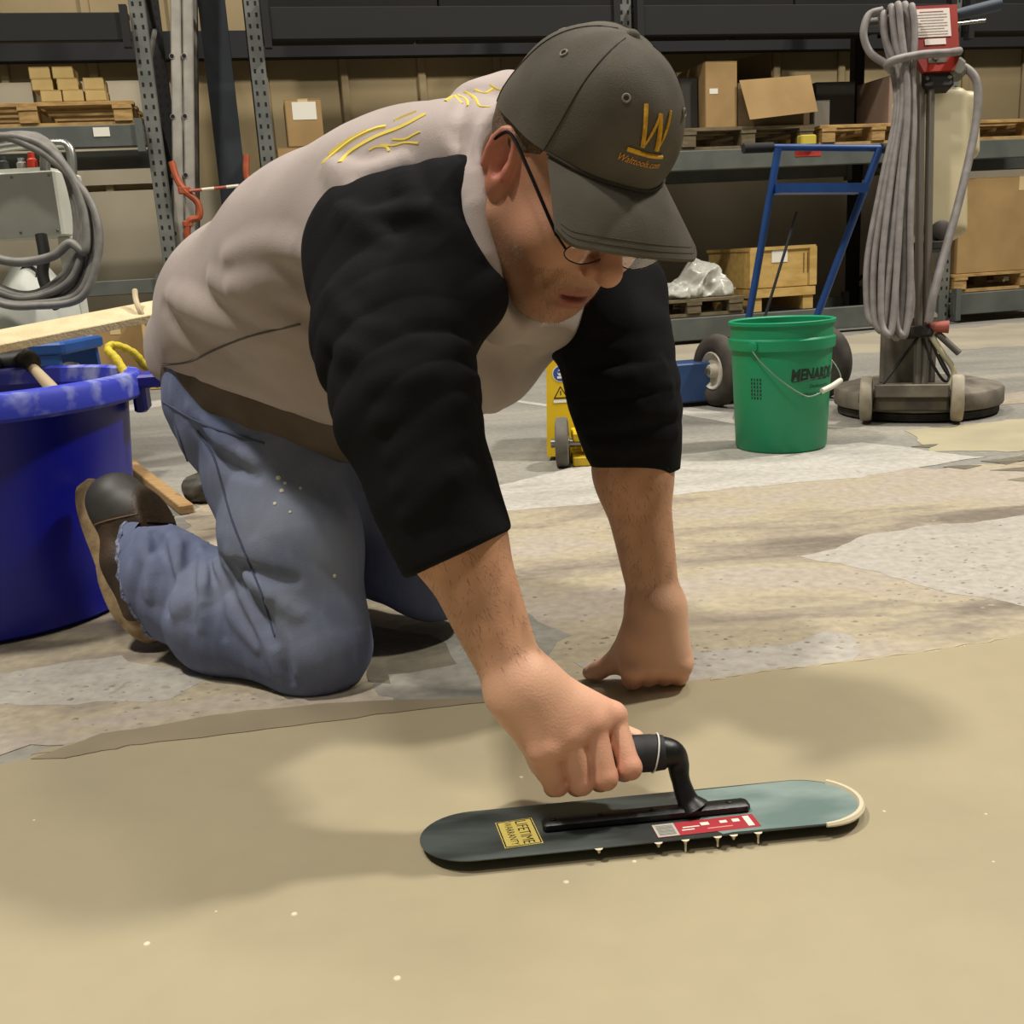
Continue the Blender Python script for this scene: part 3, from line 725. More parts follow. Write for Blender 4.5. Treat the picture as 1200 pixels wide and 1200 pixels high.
# ---- jeans
J = SDF()
J.u(cone(P(306, 462, 1.50), P(372, 472, 1.57), .112, .105, SA, .8), .05)
J.u(cone(P(308, 500, 1.455), P(345, 640, 1.405), .107, .084), .04)
J.u(cone(P(345, 640, 1.405), P(374, 752, 1.378), .088, .070), .04)
J.u(cone(P(366, 760, 1.385), P(270, 722, 1.46), .068, .080), .03)
J.u(cone(P(270, 722, 1.46), P(205, 680, 1.525), .079, .083), .03); J.u(cone(P(205, 680, 1.525), P(172, 664, 1.55), .083, .078), .02)
J.u(cone(P(395, 480, 1.58), P(505, 668, 1.535), .108, .072), .04)
J.u(cone(P(470, 560, 1.55), P(530, 610, 1.53), .07, .05), .04)
J.u(cone(lK+[0, 0, .0], lA, .068, .085), .03)
for pts, r, dp in (([(300, 690), (330, 730), (345, 790)], .012, .006), ([(285, 700), (310, 745), (325, 790)], .010, .005),
                   ([(270, 650), (300, 690), (350, 720)], .014, .006), ([(200, 620), (210, 660), (205, 720)], .012, .006),
                   ([(235, 640), (240, 690), (235, 735)], .012, .006), ([(225, 480), (262, 520), (300, 540)], .012, .006),
                   ([(165, 620), (175, 660), (175, 700)], .010, .005), ([(250, 660), (262, 700), (300, 760)], .010, .005)):
    fold(J, pts, r, dp-.002, .014)
for pts, r, dp in (([(262, 655), (290, 690), (310, 730)], .008, -.003), ([(220, 640), (226, 690), (220, 730)], .007, -.003), ([(318, 710), (332, 760), (340, 800)], .006, -.001), ([(262, 650), (300, 672), (345, 680)], .007, -.002), ([(268, 660), (296, 705), (318, 752)], .007, -.001), ([(180, 625), (196, 660), (196, 715)], .006, -.001), ([(246, 655), (254, 700), (262, 745)], .006, -.001), ([(430, 560), (470, 590), (500, 640)], .008, -.002), ([(228, 500), (262, 540), (300, 560)], .007, -.001)):
    fold(J, pts, r, dp, .014, True)
for a, b in ((rK, rA), (lK, lA)):
    n = nrm(a-b); e = b-n*.01; pass
J.cap(lambda p: .001-p[:, 2], .004)
for a, b in ((rK, rA), (lK, lA)):
    n_ = nrm(-.945*CX-.326*CY+.22*LF); e_ = b+(P(172, 672, 1.53)-rA)
    J.cap(lambda p, n_=n_, e_=e_, b=b: np.where(np.linalg.norm(p-b, axis=1) < .25, (p-e_)@n_, -1.), .004)
sax = nrm(rA-rK)
def jdisp(p):
    t = (p-rK)@sax; b_ = np.linalg.norm(p-P(300, 690, 1.42), axis=1)
    return wav(p, 38, 6, 13)*.0020+wav(p, 95, 6, 17)*.0010+gath(p, nrm(sax+.3*CY), rK, 48, 1.6, 13, 1.)*.0042*win(t, .03, .40, .10)+gath(p, nrm([.55, .1, .8]), rK, 70, 1.5, 5, 1.)*.011*np.exp(-(b_/.11)**2)+gath(p, nrm([-.5, 0, .85]), rH, 34, 1.4, 9, 1.)*.0026*np.clip((p[:, 2]-.22)/.1, 0, 1)
J.disp = jdisp; J.dmax = .009
jv, jf = J.mesh((-.95, 1.0, -.01), (.15, 2.1, .7), .0032)
# faded denim: thigh fronts and knee rubbed pale
jc = np.tile(np.array(lin('#6a728f')[:3]), (len(jv), 1))
for c, r, w in ((P(330, 600, 1.32), .13, .55), (P(370, 700, 1.30), .10, .5), (P(240, 700, 1.40), .08, .35), (P(560, 580, 1.5), .06, .7)):
    jc = blend(jc, '#8a919c', np.exp(-(np.linalg.norm(jv-c, axis=1)/r)**2)*w)
jn = wav(jv, 60, 6, 5)*.5+.5; jn2 = wav(jv*[1, 1, .25], 420, 6, 2)*.5+.5
jc = blend(jc, '#4a5576', np.clip(jn-.45, 0, 1)*.7); jc = blend(jc, '#8d94aa', np.clip(jn2-.5, 0, 1)*.35)
m_jean = M('denim', attr='tint', rough=.9, bump=.3, bscale=700, spec=.15)
jeans = mesh_obj('jeans', jv, jf, m_jean, person, True, jc); jeans['label'] = 'faded blue denim jeans with frayed hems'
# ---- cap
m_cap = M('cap_cotton', '#5f5a51', .92, c2='#514d45', scale=14, bump=.25, bscale=900, spec=.15)
m_capd = M('cap_piping', '#34312b', .95)
m_gold = M('gold_thread', '#d9a514', .6, c2='#b9850c', scale=200, bump=.3, bscale=900)
def cap_pt(th, s, off=0.):
    """crown surface: th angle from the front (+ to the wearer's left), s 0 at the band .. 1 at the button"""
    c, n = math.cos(th), math.sin(th); fr = max(c, 0)
    u0 = .040+.008*c; top = .150
    pw = 2.15+.75*fr; rho = max(0., 1-s**pw)**(1/(2.05+.25*fr))
    a = .104 if c > 0 else .097
    f = -.010*(1-s)+(-.004)*s+(a+off)*rho*c; l = (.086+off)*rho*n
    u = u0+(top-u0)*s+off*max(0, s-.4)*1.2
    w = .0012*math.sin(9*th+4*s)+.001*math.sin(5*th-9*s)
    return hp(f+w*c*.6, l+w*n, u)
nth, ns = 72, 26
A = [[cap_pt(2*math.pi*j/nth, 1-(1-i/(ns-1))**1.6 if i else 0) for j in range(nth)] for i in range(ns)]
A2 = [[cap_pt(2*math.pi*j/nth, max(0, (1-(1-i/(ns-1))**1.6))*.985, -.0022) for j in range(nth)] for i in range(ns)]
mb = MB(); mb.grid(A, wrap=True); mb.grid([r[::-1] for r in A2], wrap=True)
mb.grid([A2[0], A[0]], wrap=True)
cap = crown = mb.build('cap', m_cap, person, 'auto', 'olive grey baseball cap with gold embroidered letter and web address')
mb = MB()
for th in (math.pi/3, -math.pi/3, 2*math.pi/3, -2*math.pi/3, math.pi):
    mb.tube([cap_pt(th, s, .0002) for s in np.linspace(.0, .985, 22)], .0008, 6)
mb.build('panel_seam', m_capd, crown, True)
MB().tube([cap_pt(t, .0, .001) for t in np.linspace(-1.0, 1.0, 30)], .0016, 6).build('brim_seam', m_capd, crown, True)
bt = MB(frame(hp(-.004, 0, .149), z=HU, y=HF)); bt.lathe([(.0065, -.002), (.0072, .001), (.0055, .0035), (.0025, .0048), (.0003, .005)], 16).build('button', m_cap, crown, True)
for th in (math.pi/6, -math.pi/6, math.pi/2, -math.pi/2, 5*math.pi/6, -5*math.pi/6):
    c = cap_pt(th, .70, .0008); e = cap_pt(th, .73, .0008)-c; g = cap_pt(th+.05, .70, .0008)-c; nn = nrm(np.cross(g, e))
    x, y = nrm(g), nrm(np.cross(nn, nrm(g)))
    MB().tube([c+.0034*(math.cos(t)*x+math.sin(t)*y) for t in np.arange(14)*2*math.pi/14], .0011, 6, closed=True).build('eyelet', M('eyelet_thread', '#7c776c', .8), crown, True)
# bill
nb_, mr = 41, 12; top = []; bot = []
for i in range(mr):
    r = i/(mr-1); ra, rb = [], []
    for j in range(nb_):
        t = -1+2*j/(nb_-1); base = hloc(cap_pt(t*.98, 0.0)[None])[0]
        cn_ = 1-.16*max(0., (abs(t)-.8)/.2)**2
        o_ = np.array([.153-.016*t*t, .091*t, .020-.006*t*t]); q = base+(o_-base)*r*cn_
        q[2] += .010*math.sin(r*math.pi)*(1-t*t)-.002-.004*r
        ra.append(hp(*q)); rb.append(hp(*(q-np.array([0, 0, .0032]))))
    top.append(ra); bot.append(rb[::-1])
mb = MB(); mb.grid(top); mb.grid(bot); mb.grid([[b for b in bot[-1][::-1]], top[-1]]); mb.grid([[r[-1] for r in bot], [r[0] for r in top]]); mb.grid([[r[-1] for r in top], [r[0] for r in bot]])
mb.build('bill', m_cap, cap, 'auto')
for off in (.93, .86):
    k = (mr-1)*off; i0 = int(k); w = k-i0
    MB().tube([np.array(top[i0][j])*(1-w)+np.array(top[min(i0+1, mr-1)][j])*w+HU*.0002 for j in range(1, nb_-1)], .0005, 5).build('stitching', m_cap, cap, True)
# embroidery: capital letter, bar and web address, laid on the front panels
def cap_xy(x, y):      # x across (viewer's right is the wearer's left), y up, in metres from the front seam
    s = .40+y/.125; th = x/.098
    return cap_pt(th, s, .0012)
W = [(-.021, .040), (-.011, .001), (.001, .036), (.008, .001), (.020, .040)]; wd_ = [.0022, .0013, .0024, .0012]
wx = -.004
for k in range(4):
    a, b = np.array(W[k]), np.array(W[k+1])
    MB().tube([cap_xy(wx+(a+(b-a)*t)[0], (a+(b-a)*t)[1]) for t in np.linspace(0, 1, 9)], wd_[k], 6).build('embroidered_stroke', m_gold, crown, True)
MB().tube([cap_xy(wx+x, -.006) for x in np.linspace(-.026, .021, 12)], .0022, 6).build('embroidered_bar', m_gold, crown, True)
tv_, tf_ = text_geo('Walttools.com', .01, .25, 2, .056)
MB().add([cap_xy(wx-.003+v[0], -.0165+v[1]*1.25) for v in tv_], tf_).build('embroidered_address', M('orange_thread', '#d08a2a', .7), crown)
# ---- glasses
m_bm = M('black_metal', '#101012', .35, .6)
def lens_c(s): return np.array([.1185, s*.0335, -.0125])
lu = nrm(np.array([.30, 0, .95])); lf_ = nrm(np.array([.95, 0, -.30]))
def lens_pt(s, t, k=1.): 
    c = lens_c(s); return hp(*(c+np.array([-.12*abs(k*.025*math.cos(t))*1.0, k*.0255*math.cos(t), 0])+lu*(k*.0165*math.sin(t))))
fm_ = MB()
for s in (-1, 1): fm_.tube([lens_pt(s, t) for t in np.arange(36)*2*math.pi/36], .0007, 6, closed=True)
fm_.tube(smooth_path([lens_pt(-1, .25), hp(.122, 0, -.006), lens_pt(1, math.pi-.25)], 4), .0009, 6)
gl = fm_.build('glasses', m_bm, person, True, 'thin black framed glasses slid down the nose')
for s in (-1, 1):
    A = [[lens_pt(s, t, k) for t in np.arange(36)*2*math.pi/36] for k in (.02, .5, .99)]
    MB().grid(A, wrap=True).build('lens', M('lens_glass', '#ffffff', .02, trans=1., alpha=.22), gl, True)
    hg = hp(.104, s*.067, -.006); er = hp(-.004, s*.0825, .031)
    MB().tube([lens_pt(s, 0 if s > 0 else math.pi), hg], .0014, 6).build('hinge', m_bm, gl, True)
    tp = smooth_path([hg, hp(.08, s*.074, .006), hp(.04, s*.079, .020), er, hp(-.018, s*.085, .022), hp(-.030, s*.084, .004)], 4)
    MB().tube(tp, .0017, 8).build('temple', m_bm, gl, True)
# ---- hair at the nape and temples
Hs = SDF(); Hs.u(ell(hp(-.016, 0, .035), (.1, .0795, .088), HB), .01)
Hs.cap(lambda p: np.maximum(hloc(p)[:, 2]-.045, np.maximum(-.052-hloc(p)[:, 2]-.5*(hloc(p)[:, 0]+.05), hloc(p)[:, 0]+.012-np.clip((hloc(p)[:, 2]-.012)*2.2, 0, .06))), .004)
Hs.disp = lambda p: wav(p, 300, 6, 3)*.0008; Hs.dmax = .002
hv, hf = Hs.mesh(HO-.16, HO+.16, .003)
mesh_obj('hair', hv, hf, M('hair', '#4a382a', .8, c2='#6b563f', scale=300, bump=.5, bscale=600), person, True)
# ---- back print of the sweatshirt
m_prt = M('yellow_print', '#d8c04e', .8)
def decal(S, pts, r, name, mat, parent, sink=.85, n=4, seg=6):
    hs = [h for h in S.hits(smooth_path(pts, 4)) if h is not None]; q = []
    for h in hs:
        if not q or np.linalg.norm(h-q[-1]) < .12: q.append(h)
    if len(q) > 1: q = np.array(q)-S.normals(q)*(r*sink-.0005)
    if len(q) > 1: return MB().tube(q, r, seg).build(name, mat, parent, True)
for pts, r in (([(378, 190), (396, 176), (415, 162), (438, 151), (452, 148)], .0052), ([(398, 190), (412, 176), (440, 160), (470, 148), (498, 133)], .0044),
               ([(462, 141), (475, 135), (488, 130)], .003), ([(385, 180), (405, 165), (430, 152)], .004)):
    decal(T, pts, r, 'printed_bar', m_prt, shirt)
for pts in ([(432, 176), (440, 172), (452, 172), (456, 177)], [(446, 170), (462, 170), (474, 167), (490, 168)], [(460, 163), (474, 163), (484, 158), (492, 154)]):
    decal(T, pts, .0022, 'printed_script', m_prt, shirt)
for pts in ([(522, 118), (532, 112), (542, 121)], [(536, 111), (546, 116), (548, 124)], [(544, 107), (556, 114), (562, 124), (574, 125)], [(556, 105), (568, 109), (578, 104)], [(574, 99), (584, 105), (598, 108)]):
    decal(T, pts, .0022, 'printed_script', m_prt, shirt)
decal(T, [(190, 428), (222, 424), (252, 410), (290, 395), (352, 380)], .0013, 'side_seam', M('seam', '#5e5855', .9), shirt, .1, 6)
# ---- jeans seams, hem and plaster specks
m_st = M('denim_seam', '#474e66', .9); m_sp = M('plaster', '#cfc8b6', .8)
decal(J, [(231, 505), (248, 530), (258, 560), (272, 610), (290, 655), (308, 700), (322, 745)], .0016, 'side_seam', m_st, jeans, .2, 6)
decal(J, [(205, 495), (220, 540), (240, 585), (256, 620)], .0016, 'back_seam', m_st, jeans, .2, 6)
decal(J, [(190, 470), (240, 498), (310, 520)], .0016, 'waist_seam', m_st, jeans, .2, 6)
for x, y, r in ((326, 560, .0028), (334, 566, .002), (330, 575, .0025), (322, 590, .002), (340, 600, .0016), (352, 572, .0018), (392, 675, .0022)):
    h = J.hit(x, y)
    if h is not None: 
        n = J.normal(h); MB(frame(h, z=n, x=np.cross(n, [0.3, .2, 1]))).lathe([(r, -.001), (r*1.2, .0004), (r*.5, .0009)], 7).build('plaster_fleck', m_sp, jeans, True)
for (a, b) in ((rK, rA), (lK, lA)):
    n = nrm(-.945*CX-.326*CY+.22*LF); x = nrm(np.cross(n, [0, 0, 1])); y = np.cross(n, x); pts = []; hb0 = b+(P(172, 672, 1.53)-rA)
    for t in np.arange(48)*2*math.pi/48:
        d = math.cos(t)*x+math.sin(t)*y; o = hb0-n*.004; rr = J.reach(o, d, .06, .14)
        pts.append(o+d*(rr-.003)+n*.003*math.sin(t*17))
    MB().tube(pts, .0045, 6, closed=True).build('frayed_hem', M('frayed_denim', '#8a90a6', .95, c2='#535b75', scale=160, amt=(.4, .6), bump=.6, bscale=300), jeans, True)
# ---- boots
m_leath = M('boot_leather', '#4a3826', .6, c2='#33271b', scale=30, bump=.25, bscale=250)
m_rub = M('boot_rubber', '#33312d', .55, c2='#3d3a35', scale=40)
m_sole = M('boot_sole', '#a48d68', .75, c2='#836d4f', scale=50, bump=.2)
def boot(hl_, toe_, up_):
    x = nrm(toe_-hl_); z = nrm(up_-np.dot(up_, x)*x); y = np.cross(z, x); Bm = np.stack([x, y, z], 1); L = np.linalg.norm(toe_-hl_)
    w = lambda a, b, c: hl_+Bm@np.array([a, b, c])
    S = SDF()
    S.u(cone(w(.045, 0, .052), w(.15, 0, .045), .040, .038, y, .95), .02); S.u(cone(w(.15, 0, .045), w(L-.045, 0, .034), .038, .030, y, .72), .03)
    S.u(cone(w(.058, 0, .055), w(.105, 0, .105), .041, .040), .025); S.u(cone(w(.10, 0, .075), w(.18, 0, .052), .034, .024), .03)
    S.cap(lambda p: .016-((p-hl_)@Bm)[:, 2], .006); S.cap(lambda p: ((p-hl_)@Bm)[:, 2]-.112, .006)
    S.disp = lambda p: wav(p, 70, 5, 4)*.0012; S.dmax = .003
    v, f = S.mesh(np.minimum(hl_, toe_)-.16, np.maximum(hl_, toe_)+.16, .003)
    bo = up = mesh_obj('boot', v, f, m_leath, person, True); q = (v-hl_)@Bm
    up.data.materials.append(m_rub)
    mid = q[f].mean(1); flag = (mid[:, 0] < .072+.25*(mid[:, 2]-.02))&(mid[:, 2] < .105)
    up.data.polygons.foreach_set('material_index', flag.astype(np.int32))
    o = []
    for t in np.arange(56)*2*math.pi/56:
        c, s = math.cos(t), math.sin(t); a = L/2+(L/2+.006)*math.copysign(abs(c)**.75, c); wdt = (.043 if a > L*.55 else .037)-.004*math.exp(-((a-L*.45)/.05)**2)
        o.append((a, wdt*math.copysign(abs(s)**.7, s)))
    T4 = np.eye(4); T4[:3, :3] = Bm; T4[:3, 3] = hl_
    so = MB(T4)
    ring = lambda z, k: [(L/2+(a-L/2)*k, b*k, z+.016*max(0, (a-L*.72)/(L*.28))**2) for a, b in o]
    so.grid([ring(0, .95), ring(.004, 1.), ring(.024, 1.01), ring(.032, .97)], wrap=True); n = len(o)
    so.add(ring(0, .95), [tuple(range(n-1, -1, -1))]); so.add(ring(.032, .97), [tuple(range(n))])
    so.build('sole', m_sole, bo, 'auto')
    for sx in (-1, 1):
        rim = [w(.074+.28*(zz-.02)+.002, 0, zz) for zz in np.linspace(.03, .11, 8)]
        pts = []
        for c in rim:
            d = S.reach(c, y*sx, 0, .08, .001)
            pts.append(c+y*sx*d)
        MB().tube(smooth_path(pts, 2), .0013, 5).build('welt', M('boot_welt', '#6b553c', .7), bo, True)
    for k in range(5):
        a = .115+.022*k; pts = []
        for s in np.linspace(-1, 1, 9):
            c = w(a, 0, .045); d = nrm(y*math.sin(s*.8)+z*math.cos(s*.8)); r_ = S.reach(c, d, 0, .1, .001)
            pts.append(c+d*r_)
        MB().tube(pts, .0018, 6).build('lace', M('boot_lace', '#2a231c', .9), bo, True)
        for e in (pts[0], pts[-1]): MB(frame(e, z=nrm(e-w(a, 0, .045)), x=x)).lathe([(.0035, -.001), (.0035, .001), (.002, .0015)], 10).build('eyelet', M('brass', '#8a6b3a', .4, .8), bo, True)
    return bo
ub = P(185, 640, 1.53)-P(95, 668, 1.58)
b1 = boot(P(97, 574, 1.60), P(164, 757, 1.545), ub); b1['label'] = 'brown leather work boot with tan sole, heel raised'
dv = lA-rA
b2 = boot(P(97, 574, 1.60)+dv, P(164, 757, 1.545)+dv, ub); b2['label'] = 'brown leather work boot of the far foot'
# ---- short arm hair
rng = np.random.default_rng(3); hairs = MB()
cand = np.where((hair_m > .5)&((fa < .20)|(np.linalg.norm(bv-rW, axis=1) > .4)))[0]
pick = rng.choice(cand, min(2600, len(cand)), replace=False)
nrmv = np.zeros_like(bv); fn = np.cross(bv[bf[:, 2]]-bv[bf[:, 0]], bv[bf[:, 3]]-bv[bf[:, 1]])
for k in range(4): np.add.at(nrmv, bf[:, k], fn)
nrmv /= np.linalg.norm(nrmv, axis=1)[:, None]+1e-12
hv_, hf_ = [], []
for i in pick:
    isR = np.linalg.norm(bv[i]-rW) < .3; ax = nrm((rW-rE) if isR else (lW-lE)); n = nrmv[i]
    d = nrm(ax*.9+n*.45+rng.normal(0, .35, 3)); L = rng.uniform(.005, .011); sd = nrm(np.cross(d, n)+1e-6)*.00016
    k = len(hv_); hv_ += [bv[i]-sd, bv[i]+sd, bv[i]+d*L]; hf_.append((k, k+1, k+2))
hairs.add(hv_, hf_).build('arm_hair', M('arm_hair', '#3a2717', .7), body)['kind'] = 'stuff'

# ---- stubble
cand = np.where((stub > .28)&(hl[:, 0] > -.02))[0]; pick = rng.choice(cand, min(5200, len(cand)), replace=False); hv_, hf_ = [], []
for i in pick:
    n = nrmv[i]; d = nrm(n*.7-HU*.6+HF*.2+rng.normal(0, .3, 3)); L = rng.uniform(.0015, .0036); sd = nrm(np.cross(d, n)+1e-6)*.00017
    k = len(hv_); hv_ += [bv[i]-sd, bv[i]+sd, bv[i]+d*L]; hf_.append((k, k+1, k+2))
MB().add(hv_, hf_).build('stubble', M('stubble', '#5a4230', .7, c2='#8a7a68', scale=40), body)['kind'] = 'stuff'
# ================================================================ pool trowel
TX, TY, TZ = .107, .882, .004
tw = thing('pool_trowel', (TX, TY, TZ), 'long round-ended steel pool trowel with black handle, held on the wet floor', 'trowel')
tt = math.radians(5.2); T4 = np.eye(4)
ty_ = math.radians(4.4); T4[:3, 0] = [math.cos(ty_), math.sin(ty_), 0]; T4[:3, 1] = [-math.sin(ty_)*math.cos(tt), math.cos(ty_)*math.cos(tt), -math.sin(tt)]; T4[:3, 2] = np.cross(T4[:3, 0], T4[:3, 1]); T4[:3, 3] = [TX, TY, TZ+.0075]
hl2, hw = .2125, .0508
out = []
for t in np.linspace(-math.pi/2, math.pi/2, 22): out.append((hl2-hw+hw*math.cos(t), hw*math.sin(t)))
for t in np.linspace(math.pi/2, 1.5*math.pi, 22): out.append((-hl2+hw+hw*math.cos(t), hw*math.sin(t)))
m_steel = M('blued_steel', '#5f6865', .36, .3, c2='#393d3b', scale=9, amt=(.42, .58), bump=.05, stretch=(.35, 1.6, 1), bscale=60)
nt = m_steel.node_tree
# smeared mud film: right end stays clean blue-green, left end is dull dark grey
bl = MB(T4)
n = len(out); rings = []
bl.prism(out, 0, .0009)
blade = bl.build('blade', m_steel, tw)
# thin mud film on the blade's bare right end, and the cream on its rim
film = MB(T4); fo = [(x, y*.97) for x, y in out if x > .075]; fo = [(.072+.004*math.sin(9*k), yy) for k, yy in enumerate(np.linspace(.049, -.049, 8))][::-1][:0]+fo
film.prism([(.066, -.0488), (.076, -.047)]+[(x*.992, y*.965) for x, y in out if x > .10]+[(.058, .047), (.07, .01), (.05, -.02)], .00095, .0012)
film.build('slurry_film', M('slurry_film', '#8b9b96', .45, .1, c2='#667a76', scale=16, stretch=(.6, 1.5, 1)), blade)
rim = [(x, y) for x, y in out if x > .08 and y < .04]
rm = MB(T4); pts = [(x+.001, y-.0005, .001) for x, y in rim]
rm.tube(pts, [.0008+.0026*min(1, max(0, (x-.13)/.06)) for x, y, z in pts], 6); rm.build('slurry_rim', M('slurry', '#d2c7ab', .35), blade, True)
for x, L in ((.030, .010), (.060, .008), (.098, .009), (.005, .002), (.075, .002), (-.05, .002)):
    MB(T4).lathe([(.0040, .0006), (.0020, -.0012), (.0011, -.004), (.0009, -L), (.0011, -L-.001), (.0004, -L-.002)], 8, T=np.array([[1, 0, 0, x], [0, 1, 0, -hw], [0, 0, 1, 0], [0, 0, 0, 1.]])).build('drip', M('slurry', '#d2c7ab', .35), blade, True)
# warranty sticker
m_yel = M('sticker_yellow', '#d8c46a', .5); m_blk = M('print_black', '#17150f', .6)
st = T4@frame((-.119, -.006, .001), x=(.995, .10, 0), z=(0, 0, 1))
so = MB(st).box((0, 0, .0002), (.036, .054, .0003)).build('warranty_sticker', m_yel, tw, label='yellow sticker reading LIFETIME WARRANTY')
fr_ = MB(st)
for c, s in (((0, .0255, .0004), (.034, .0012, .0002)), ((0, -.0255, .0004), (.034, .0012, .0002)), ((.0165, 0, .0004), (.0012, .052, .0002)), ((-.0165, 0, .0004), (.0012, .052, .0002))): fr_.box(c, s)
fr_.build('border', m_blk, so)
for s_, yy in (('LIFETIME', .0), ('WARRANTY', -.0)):
    V, Fc = text_geo(s_, .01, 0, 1, .047)
    yo = .006 if s_ == 'LIFETIME' else -.007
    R4 = frame((yo, 0, .00045), x=(0, -1, 0), z=(0, 0, 1)); V[:, 1] *= 1.25
    MB(st@R4).add(V, Fc).build('lettering', m_blk, so)
# product label
lb = T4@frame((.055, -.030, .001), x=(1, .03, 0), z=(0, 0, 1))
lo = MB(lb).box((0, 0, .0003), (.098, .026, .0003)).build('product_label', M('label_red', '#9c2a33', .5), tw, label='red and white product label')
MB(lb).box((-.0385, 0, .0006), (.0205, .025, .0002)).build('barcode_field', M('label_grey', '#a7a49a', .6), lo)
for i in range(9): MB(lb).box((-.0385, -.009+.0022*i, .0008), (.016, .0009 if i % 3 else .0014, .0002)).build('barcode_line', M('label_dark', '#6d6b66', .6), lo)
for x, y, w, h in ((.0, .004, .008, .006), (.018, .004, .007, .005), (.03, .004, .007, .006), (.041, 0, .006, .02), (-.018, -.004, .012, .002), (-.014, .001, .016, .002), (.012, -.006, .024, .002)):
    MB(lb).box((x, y, .0006), (w, h, .0002)).build('label_print', M('label_white', '#d8cfc4', .6) if w < .02 else M('label_pink', '#c9807c', .6), lo)
# mounting rail, post, grip
m_hb = M('black_casting', '#0e0e0f', .42, .3, c2='#1a1918', scale=40, bump=.1)
MB(T4).box((.004, -.004, .0055), (.200, .017, .009), bev=.003).build('mounting_rail', m_hb, tw, 'auto')
for x in (-.085, -.04, .01, .085): MB(T4).lathe([(.003, .009), (.003, .0108), (.0018, .0114)], 10, T=np.array([[1, 0, 0, x], [0, 1, 0, -.004], [0, 0, 1, 0], [0, 0, 0, 1.]])).build('rivet', m_hb, tw, True)
post = smooth_path([(.157, .884, .018), (.151, .889, .030), (.147, .896, .046), (.146, .901, .058), (.140, .902, .067), (.126, .902, .070)], 5)
k = np.linspace(0, 1, len(post))
pm = MB(); pm.tube(post, np.interp(k, [0, .12, .35, .6, .8, 1], [.016, .0105, .0088, .011, .0145, .0165]), 14); pm.build('post', m_hb, tw, True)
gp = smooth_path([(.133, .902, .0695), (.10, .902, .0695), (.06, .902, .068), (.05, .902, .067), (.018, .902, .066)], 5)
k = np.linspace(0, 1, len(gp)); MB().tube(gp, np.interp(k, [0, .1, .5, .9, 1], [.0165, .018, .0185, .018, .013]), 16).build('grip', M('grip_rubber', '#17171a', .7, c2='#232326', scale=80), tw, True)
MB().tube([(.124+.004*math.sin(t), .902+.0185*math.cos(t), .0695+.0185*math.sin(t)) for t in np.arange(20)*2*math.pi/20], .0008, 6, closed=True).build('white_band', M('white_band', '#d9d6cc', .5), tw, True)
# ================================================================ pallet rack with goods
m_rack = M('rack_grey', '#595d58', .6, .1, c2='#4b4f4b', scale=6, bump=.05)
m_rackd = M('rack_dark', '#0a0b0c', .8, .0, c2='#070808', scale=5)  # near-black rack colour; shade on the top beams is painted in
m_rackg = M('rack_upright', '#6f706b', .5, .2, c2='#5c5e5a', scale=8)
m_hole = M('punched_hole', '#0b0b0b', .9)
rack = thing('pallet_rack', RO, 'long grey steel pallet rack along the back wall', 'rack')
def upright(s, y, h=2.7, mat=None, w=.07, holes=True):
    u = MB(RT); u.box((s, y, h/2), (w, .004, h)); u.box((s-w/2, y+.03, h/2), (.004, .06, h)); u.box((s+w/2, y+.03, h/2), (.004, .06, h)); u.box((s, y, .006), (.12, .12, .012))
    o = u.build('upright', mat or m_rackg, rack)
    if holes:
        hb_ = MB(RT)
        for k in range(int(h/.052)):
            for d in (-.018, .018): hb_.box((s+d, y-.0025, .06+k*.052), (.011, .0015, .019))
        hb_.build('punched_holes', m_hole, o)['kind'] = 'stuff'
for s in (-4.24, -2.67, -2.13, -.195, 1.81, 3.9):
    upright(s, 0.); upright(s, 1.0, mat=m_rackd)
    for k in range(6):
        z0 = .25+k*.42; a, b = (.05, .98) if k % 2 else (.98, .05)
        MB(RT).tube([(s, a, z0), (s, b, z0+.40)], .014, 6).build('brace', m_rackg if k % 2 else m_rackd, rack)
def beam(s0, s1, z0, z1, y=-.03, mat=None):
    L = s1-s0; b = MB(RT); b.box(((s0+s1)/2, y, (z0+z1)/2), (L, .045, z1-z0), bev=.006); b.box(((s0+s1)/2, y+.03, z1-.012), (L, .03, .022))
    o = b.build('beam', mat or m_rack, rack)
    for s in (s0+.02, s1-.02): MB(RT).box((s, y-.012, (z0+z1)/2), (.035, .05, (z1-z0)*1.5)).build('beam_bracket', mat or m_rack, o)
    return o
for y in (-.03, 1.03):
    beam(-4.2, -2.71, 1.175, 1.277, y); beam(-4.2, -2.71, .470, .543, y)
    beam(-2.09, -.24, .955, 1.06, y); beam(-.15, 1.77, .955, 1.06, y); beam(1.85, 3.86, .955, 1.06, y)
    beam(-2.09, -.24, .022, .150, y); beam(-.15, 1.77, .022, .150, y); beam(1.85, 3.86, .05, .178, y)
    if y > 0: continue
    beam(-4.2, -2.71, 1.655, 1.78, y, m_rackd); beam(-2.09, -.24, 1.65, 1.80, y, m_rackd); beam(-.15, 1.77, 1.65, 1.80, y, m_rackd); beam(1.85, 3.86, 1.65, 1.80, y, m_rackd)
MB(RT).box((-2.905, -.0545, 1.245), (.075, .002, .042)).build('beam_tag', M('paper', '#d8d4c8', .7), rack, label='white paper tag on beam')
MB(RT).box((.86, -.0545, 1.028), (.16, .002, .042)).build('beam_tag', M('red_tag', '#b0301f', .6), rack, label='red load tag on beam')
m_wood = M('pallet_wood', '#b08f58', .8, c2='#8d6f42', scale=9, stretch=(1, 6, 6), bump=.2)
m_woodg = M('weathered_wood', '#6f6147', .85, c2='#554a37', scale=9, stretch=(1, 6, 6), bump=.2)
